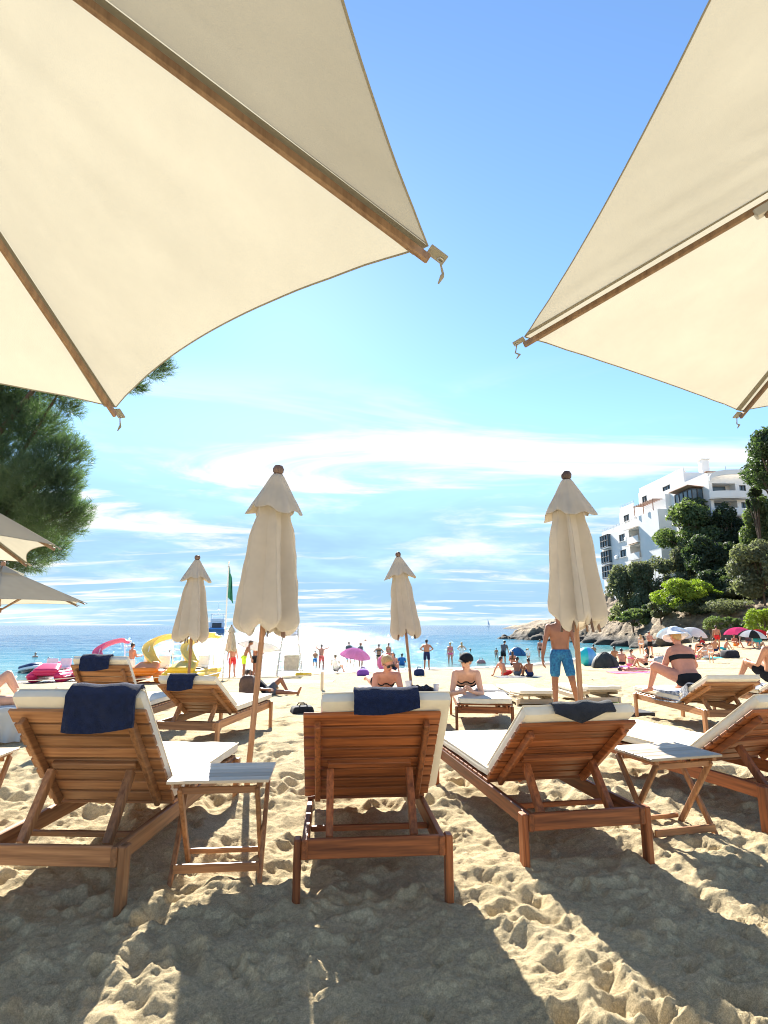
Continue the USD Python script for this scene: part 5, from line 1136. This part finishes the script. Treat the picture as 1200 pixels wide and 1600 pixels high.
shrub_at(1035, 1096, 850, 935, 80, 'broad grey green shrub between the pine and the bright bush', LV['olive'], 5500, .27, 16, nb=11)
shrub_at(1032, 1116, 896, 954, 66, 'bright yellow green bush in the middle of the hillside', LV['lime'], 6500, .20, 17, nb=13, hollow=.6, up=.8)
shrub_at(1046, 1128, 922, 966, 65.5, 'dark bush under the bright yellow green bush', LV['dark'], 4500, .20, 18, nb=9)
shrub_at(1092, 1156, 884, 950, 68, 'dark shrub right of the bright yellow green bush', LV['dark'], 5000, .24, 19, nb=9)
shrub_at(1012, 1050, 932, 966, 70, 'small round dark green shrub left of the bright bush', LV['olive'], 2600, .18, 20, nb=7)
shrub_at(962, 1014, 950, 980, 76, 'low green shrub at the foot of the hillside by the rocks', LV['mid'], 2600, .20, 21, nb=7)
shrub_at(1152, 1226, 842, 940, 58, 'tall grey green bush at the right edge of the hillside', LV['olive'], 8000, .22, 22, nb=13)
shrub_at(1163, 1222, 772, 862, 66, 'yellow green tree at the right edge below the tall pine', LV['mid'], 6500, .26, 23, 'tree', 'tree', 12, .25)
shrub_at(1168, 1260, 664, 772, 60, 'tall pine at the right edge rising above the building', LV['pine'], 8000, .24, 24, 'pine_tree', 'tree', 14, .3)
shrub_at(1168, 1192, 752, 800, 64, 'dark spiky bush beside the building at the right edge', LV['dark'], 1800, .2, 25, nb=6)
shrub_at(1110, 1180, 930, 962, 60, 'low brown green scrub on the rocky slope', LV['olive'], 2400, .15, 26, nb=8)
shrub_at(1130, 1165, 962, 990, 55, 'green plant on the cliff above the hot pink parasol', LV['mid'], 2000, .14, 27, nb=7)
shrub_at(1168, 1215, 950, 1000, 52, 'yellow green plant on the cliff at the right edge', LV['lime'], 2600, .14, 28, nb=8)
shrub_at(1090, 1128, 958, 984, 57, 'sparse green tuft on the cliff left of the hot pink parasol', LV['mid'], 1200, .13, 29, nb=6)

rq = np.random.default_rng(77)
for i in range(64):
    Y = rq.uniform(58, 100); 
    for _ in range(60):
        x = rq.uniform(31, 58); dd = float(hill_dist(np.array([x]), np.array([Y]))[0])
        if 3.6 + (Y < 68) * 3.5 < dd < 20 and x / Y > .40: break
    z = float(hill_z(np.array([x]), np.array([Y]))[0]); W = rq.uniform(1.6, 3.0); h = rq.uniform(1.6, 3.4)
    kd = ('olive', 'dark', 'olive', 'mid')[i % 4]; hue = dict(olive='grey green', dark='dark green', mid='light green')[kd]
    tree('shrub', hue + ' rounded shrub in the dense scrub on the hillside below the building', 'shrub', (x, Y, z - .3), blobs(None, 16, W, W, h, .1, 300 + i, .42), 3200, .19, LV[kd], 400 + i, .08, hue + ' scrub on the hillside')
# the pine at the left, with feathery tufts of needles
def tufts(centres, radii, n, length, seed, lean=(.25, 0, .8), needles=9):
    r = np.random.default_rng(seed); centres, radii = np.asarray(centres, float), np.asarray(radii, float)
    vol = radii.prod(1) ** .7; k = r.choice(len(centres), n, p=vol / vol.sum())
    d = r.normal(size=(n, 3)); d /= np.linalg.norm(d, axis=1, keepdims=True)
    rad = (.30 + .70 * r.random(n) ** .55) * (.80 + .5 * meshkit.fbm(d * 2.8 + k[:, None] * 2.9, 3, seed))
    p = centres[k] + d * rad[:, None] * radii[k]
    ax = d * .9 + np.array(lean) + r.normal(size=(n, 3)) * .35; ax /= np.linalg.norm(ax, axis=1, keepdims=True)
    vs = []
    for q in range(needles):
        s = r.normal(size=(n, 3)) * .55; e = ax + s; e /= np.linalg.norm(e, axis=1, keepdims=True)
        L = (length * r.uniform(.6, 1.2, n))[:, None]; w = np.cross(e, r.normal(size=(n, 3))); w /= np.linalg.norm(w, axis=1, keepdims=True)
        o = p + ax * (r.random(n)[:, None] - .5) * length
        vs.append(np.stack([o - w * .007, o + w * .007, o + e * L], 1))
    v = np.stack(vs, 1).reshape(-1, 3)
    return v, np.arange(len(v)).reshape(-1, 3)
PY = 19.0
def pw(px, py, dy=0.0): return at_y(px, py, PY + dy)
pb = gpn = np.array([-15.6, PY + 1, 0.0]); pb[2] = float(zg(pb[0], pb[1]))
m_px = 900 / (PY * 1.02)      # pixels per metre there
lob = [(20, 660, 60), (-40, 620, 80), (60, 665, 45), (90, 720, 42), (55, 760, 55), (-10, 740, 70), (20, 820, 60), (85, 810, 45), (108, 800, 30), (45, 868, 34), (70, 850, 36), (-40, 820, 70), (110, 700, 26), (-80, 700, 80), (-120, 620, 80), (30, 600, 60), (100, 600, 40), (-60, 540, 80), (20, 540, 60), (96, 752, 24), (8, 880, 30)]
rs = np.random.default_rng(5)
cs, rd = [], []
for x, y, r_ in lob:
    c_ = pw(x, y, rs.uniform(-1.6, 1.6)) - pb; q = r_ / m_px
    cs.append(c_); rd.append((q, q * 1.1, q * .8))
fr_ = [(205, 600, 26, 12), (235, 580, 30, 9), (175, 600, 30, 16), (130, 585, 40, 22), (110, 640, 18, 10), (255, 568, 16, 6), (220, 560, 40, 16)]
t = thing('pine_tree', 'big dark pine at the left edge behind the open umbrellas', 'tree', pb)
tp = np.array(cs).mean(0)
obj('trunk', tube([(0, 0, -1), (.2, 0, 2.5), tp * [.3, .3, .55], tp * [.6, .6, 1.0]], [.34, .28, .22, .1], 12), BARK, t, True)
for c_ in cs[::2]: obj('limb', tube([tp * [.15, .15, .5], (tp * [.3, .3, .6] + c_) / 2 + [0, 0, -.2], c_, c_ * 1.04], [.12, .08, .03, .01], 7), BARK, t, True)
for i, (x, y, rx, rz_) in enumerate(fr_):
    c_ = pw(x, y) - pb; cs.append(c_); rd.append((rx / m_px, .5, rz_ / m_px))
obj('branch', tube([tp * [.4, .4, 1.0], pw(60, 600) - pb, pw(150, 598) - pb, pw(215, 588) - pb, pw(262, 566) - pb], [.12, .08, .05, .03, .008], 7), BARK, t, True)
obj('crown', tufts(cs[:len(lob)], rd[:len(lob)], 27000, .25, 31, needles=10), LV['nearpine'], t)
obj('branch_needles', tufts(cs[len(lob):], rd[len(lob):], 1300, .26, 32, lean=(.7, 0, .5), needles=10), LV['nearpine'], t)

# boulders along the foot of the hill
for i, (px, py, Y, s_) in enumerate([(872, 1000, 100, 1.3), (900, 1003, 94, 1.5), (925, 1006, 88, 1.4), (952, 1008, 80, 1.3), (975, 1011, 74, 1.2), (1000, 1013, 69, 1.1), (1022, 1010, 66, 1.2), (1040, 1008, 64, 1.0), (845, 1000, 106, 1.6), (822, 999, 110, 1.5), (985, 1004, 78, 1.4), (1045, 1001, 62, 1.0), (935, 1000, 92, 1.6)]):
    v, f = _ico[3]; w_ = v * 1.3 + i * 4.1
    v = v * (0.72 + .55 * meshkit.fbm(w_, 4, 80 + i))[:, None] * np.array([1.5, 1.1, .72]) * s_
    p = at_y(px, py, Y)
    obj('boulder', mv((v, f), (p[0], Y, max(p[2] - .1, SEA - .1)), rot('z', i * 51)), ROCK, None, 35, label='dark boulder at the waterline along the foot of the rocky hill', cat='rock', group='boulders along the foot of the rocky hill')
# ------------------------------------------------------------------ the apartment building on the hill
WALL = M('white_render', (.74, .705, .655), rough=.9, var=.05, scale=.35, bump=.2, bscale=6, dist=.02)
WALL2 = M('cream_render', (.66, .62, .55), rough=.9, var=.06, scale=.35)
GLASS = M('house_glass', (.06, .09, .11), rough=.08, spec=.7, var=.3, scale=.3)
FRAME = M('dark_frame', (.05, .045, .04), rough=.5)
TILE = M('roof_tile', (.36, .20, .13), rough=.85, var=.25, scale=2)
def man_box(x0, x1, y0, y1, z0, z1):
    return Manifold.cube((x1 - x0, y1 - y0, z1 - z0)).translate((x0, y0, z0))
# local frame: +y runs along the facade away from the camera, -x faces the sea
hx0, hy0 = 45.2, 90.0
t = thing('apartment_building', 'white stepped apartment building with balconies on the wooded hill', 'building', (hx0, hy0, 4.0), 2.8)
def zz(px, py, Y): return at_y(px, py, Y)[2] - 4.0
FL = 3.0
# far wing: local y 9..26 ; steps up towards the near end
zt1, zt2, zt3 = zz(942, 838, 115), zz(985, 792, 104), zz(1030, 752, 95)
wing = man_box(0, 13, 9.5, 25.5, -4, zt1) + man_box(1.5, 13, 3.0, 20.0, 0, zt2) + man_box(2.6, 10, -1, 14, 0, zt3) + man_box(0, 13, 3.0, 10, -4, zt1 + 1.2)
cuts, wins = [], []
def window(y0, y1, z0, z1, x=0.0, bays=2):
    global wing
    wing = wing - man_box(x - .5, x + .28, y0, y1, z0, z1)
    w = obj('window', join([box(.10, y1 - y0, .10, (x + .14, (y0 + y1) / 2, z0 + .05)), box(.10, y1 - y0, .10, (x + .14, (y0 + y1) / 2, z1 - .05))] + [box(.095, .10, z1 - z0 - .2, (x + .14, y0 + .05 + (y1 - y0 - .1) * k / bays, (z0 + z1) / 2)) for k in range(bays + 1)]), FRAME, t)
    obj('pane', box(.03, y1 - y0 - .02, z1 - z0 - .02, (x + .20, (y0 + y1) / 2, (z0 + z1) / 2), .002), GLASS, w)
    obj('sill', box(.22, y1 - y0 + .2, .08, (x - .08, (y0 + y1) / 2, z0 - .042)), WALL, w)
def loggia(y0, y1, z0, z1, x=0.0, deep=2.2):
    global wing
    wing = wing - man_box(x - .5, x + deep, y0, y1, z0, z1)
    b = obj('balcony', box(.14, y1 - y0 + .3, 1.0, (x - .35, (y0 + y1) / 2, z0 + .42)), WALL, t)
    obj('slab', box(1.0, y1 - y0 + .3, .18, (x + .08, (y0 + y1) / 2, z0 - .19)), WALL, b)
    d = obj('balcony_door', box(.06, (y1 - y0) * .55, 2.15, (x + deep - .04, y0 + (y1 - y0) * .42, z0 + 1.1)), FRAME, t)
    obj('pane', box(.03, (y1 - y0) * .5, 2.0, (x + deep - .09, y0 + (y1 - y0) * .42, z0 + 1.1)), GLASS, d)
zA, zB, zC = zz(985, 868, 104), zz(985, 843, 104), zz(985, 893, 104)      # sills of the two window rows
for z in (zA, zB, zC):
    window(15.2, 17.6, z, z + 1.35)
    loggia(9.8, 13.6, z - .75, z + 1.55)
window(16.0, 18.2, zt2 - 2.2, zt2 - .9, 1.5)
window(11.0, 12.8, zt3 - 2.3, zt3 - 1.0, 2.6)
window(3.2, 5.6, zt3 - 2.3, zt3 - .9, 2.6, 3)
window(7.0, 9.0, zt3 - 5.4, zt3 - 4.0, 2.6)
# bay windows at the far end
for k, z in enumerate((zA - .4, zB - .2, zC - .4)):
    b = obj('bay_window', join([box(.14, 3.6, .14, (-.55, 23, z + zz_)) for zz_ in (0, 1.2, 2.3)] + [box(.13, .13, 2.2, (-.55, 21.25 + 1.165 * i, z + 1.17)) for i in range(4)] + [box(.6, .13, .13, (-.24, yy, z + zz_)) for yy in (21.2, 24.8) for zz_ in (0, 2.3)]), FRAME, t)
    obj('pane', box(.5, 3.4, 2.15, (-.22, 23, z + 1.16), .01), GLASS, b)
    obj('base', box(.62, 3.7, .22, (-.27, 23, z - .2)), WALL, b)
# terraces with parapets on the stepped roofs
for (x, y0, y1, z) in ((.1, 20.2, 25.3, zt1), (.1, 10.2, 19.8, zt1), (1.6, 14.2, 19.8, zt2), (2.7, -.8, 13.8, zt3)):
    obj('parapet', box(.16, y1 - y0, .85, (x + .1, (y0 + y1) / 2, z + .43)), WALL, t)
for (x, y0, y1, z) in ((.1, 20.2, 25.3, zt1 + .85), (.1, 10.2, 19.8, zt1 + .85), (1.6, 14.2, 19.8, zt2 + .85)):
    obj('railing', join([tube([(x + .1, y0, z + q), (x + .1, y1, z + q)], .03, 5) for q in (.22, .42)] + [tube([(x + .1, y, z), (x + .1, y, z + .42)], .03, 5) for y in np.arange(y0, y1, 1.2)]), METAL, t)
for (x, y, z) in ((-.22, 18.9, zA + .2), (-.22, 14.4, zB + .1), (1.3, 13.6, zt1 + 1.6)):
    obj('air_conditioner', box(.36, .9, .62, (x, y, z), .04), WHITE, t)
for (x, y, z) in ((-.5, 11.7, zA + 1.5), (-.5, 11.7, zB + 1.5)):
    obj('awning', box(1.0, 3.9, .07, (x, y, z + .15), .02, rot('y', -18)), M('striped_awning', (.45, .33, .22), rough=.9, var=.3), t)
for (x, y, z, w, h) in ((5, 21.5, zt1, 3, 1.1), (6, 16, zt2, 2.6, 2.4), (7.5, 8.5, zt3, 1.5, 2.6), (8, 2.0, zt3, 1.3, 2.9), (5.5, 12, zt3, 2.2, 1.2)):
    c = obj('chimney_block', box(w, w * .8, h, (x, y, z + h / 2), .05), WALL, t); obj('cap', box(w + .3, w * .8 + .3, .15, (x, y, z + h + .077)), WALL2, c)
# pergola and dark glass room near the top
zg_ = zz(1092, 792, 86)
gr = obj('glass_room', box(1.7, 4.6, 2.3, (1.5, -3.6, zg_ + 1.2), .03), GLASS, t)
obj('frame', join([box(1.8, 4.7, .16, (1.5, -3.6, zg_ + q)) for q in (0, 2.42)] + [box(.12, .12, 2.3, (.62, -5.9 + 1.15 * k, zg_ + 1.2)) for k in range(5)] + [box(.12, .12, 2.3, (.62 + .85 * k, -5.93, zg_ + 1.2)) for k in range(3)]), FRAME, gr)
obj('room_base', box(1.9, 4.9, 3.2, (1.45, -3.6, zg_ - 1.7), .03), WALL, t)
obj('awning', box(2.6, 5.4, .12, (1.1, -3.6, zg_ + 2.75), .02, rot('y', 6)), TILE, t)
obj('pergola', join([box(2.0, .12, .14, (.7, 4 + .8 * k, zt1 + 1.2 + 1.9)) for k in range(9)] + [box(.14, 6.8, .14, (-.2, 7.2, zt1 + 1.2 + 1.76))] + [box(.12, .12, 1.8, (-.2, y, zt1 + 1.2 + .85)) for y in (4, 7.2, 10.4)]), TILE, t)
obj('wall', man_arrays(wing), WALL, t)
# near tower with curved balconies, facing the camera
tx0, tx1, ty = 2.3, 8.2, -7.6
ztop = zz(1128, 738, 82.5)
tower = man_box(tx0, tx1, ty, 6, -4, ztop) + man_box(tx1, tx1 + 5, ty + 1.2, 6, -4, ztop - 1.2)
floors = [zz(1130, p_, 82) for p_ in (832, 805, 778, 752)]
for k, z in enumerate(floors[:3]):
    tower = tower - man_box(tx0 + 4.6, tx0 + 5.6, ty - .5, ty + .3, z + .9, z + 2.1)
    w = obj('window', join([box(1.0, .10, .1, (tx0 + 5.1, ty + .15, z + q)) for q in (.95, 2.05)] + [box(.1, .095, 1.0, (tx0 + 4.65 + .45 * i, ty + .15, z + 1.5)) for i in range(3)]), FRAME, t)
    obj('pane', box(.98, .03, 1.18, (tx0 + 5.1, ty + .22, z + 1.5), .002), GLASS, w)
    tower = tower - man_box(tx0 + .5, tx0 + 4.0, ty - .5, ty + 1.6, z + .15, z + 2.35)
    d = obj('balcony_door', box(2.4, .06, 2.1, (tx0 + 2.3, ty + 1.55, z + 1.22)), FRAME, t); obj('pane', box(2.2, .03, 1.95, (tx0 + 2.3, ty + 1.50, z + 1.22)), GLASS, d)
    xs = np.linspace(tx0 - .4, tx0 + 5.7, 18); bulge = ty - 1.35 * np.sqrt(np.clip(1 - ((xs - tx0 - 2.65) / 3.3) ** 2, 0.02, 1))
    ribb = np.stack([np.stack([xs, bulge, np.full(18, z + zq)], 1) for zq in (.0, .95)], 1)
    b = obj('balcony', sheet(ribb, .14), WALL, t, 40)
    slab = np.stack([np.stack([xs, bulge, np.full(18, z - .08)], 1), np.stack([xs, np.full(18, ty + .1), np.full(18, z - .08)], 1)], 1)
    obj('slab', sheet(slab, .16), WALL, b, 40)
xs = np.linspace(0, 1, 16)
ar = np.stack([np.stack([tx0 - .5 + 6.2 * xs, np.full(16, ty - 1.0), floors[2] + 2.4 + 1.1 * np.sqrt(np.clip(1 - (1 - xs * 1.4).clip(0) ** 2, 0, 1)) + q], 1) for q in (0, .7)], 1)
obj('arched_fascia', sheet(ar, .25), WALL, t, 40)
obj('tower_wall', man_arrays(tower), WALL, t)
obj('roof_edge', box(tx1 - tx0 + .6, .5, .16, ((tx0 + tx1) / 2, ty + .1, ztop + .081), .02), TILE, t)
for y_ in (-2, 1): obj('antenna', tube([(9, y_, ztop), (9, y_, ztop + 2.6)], .04, 6), METAL, t, True)
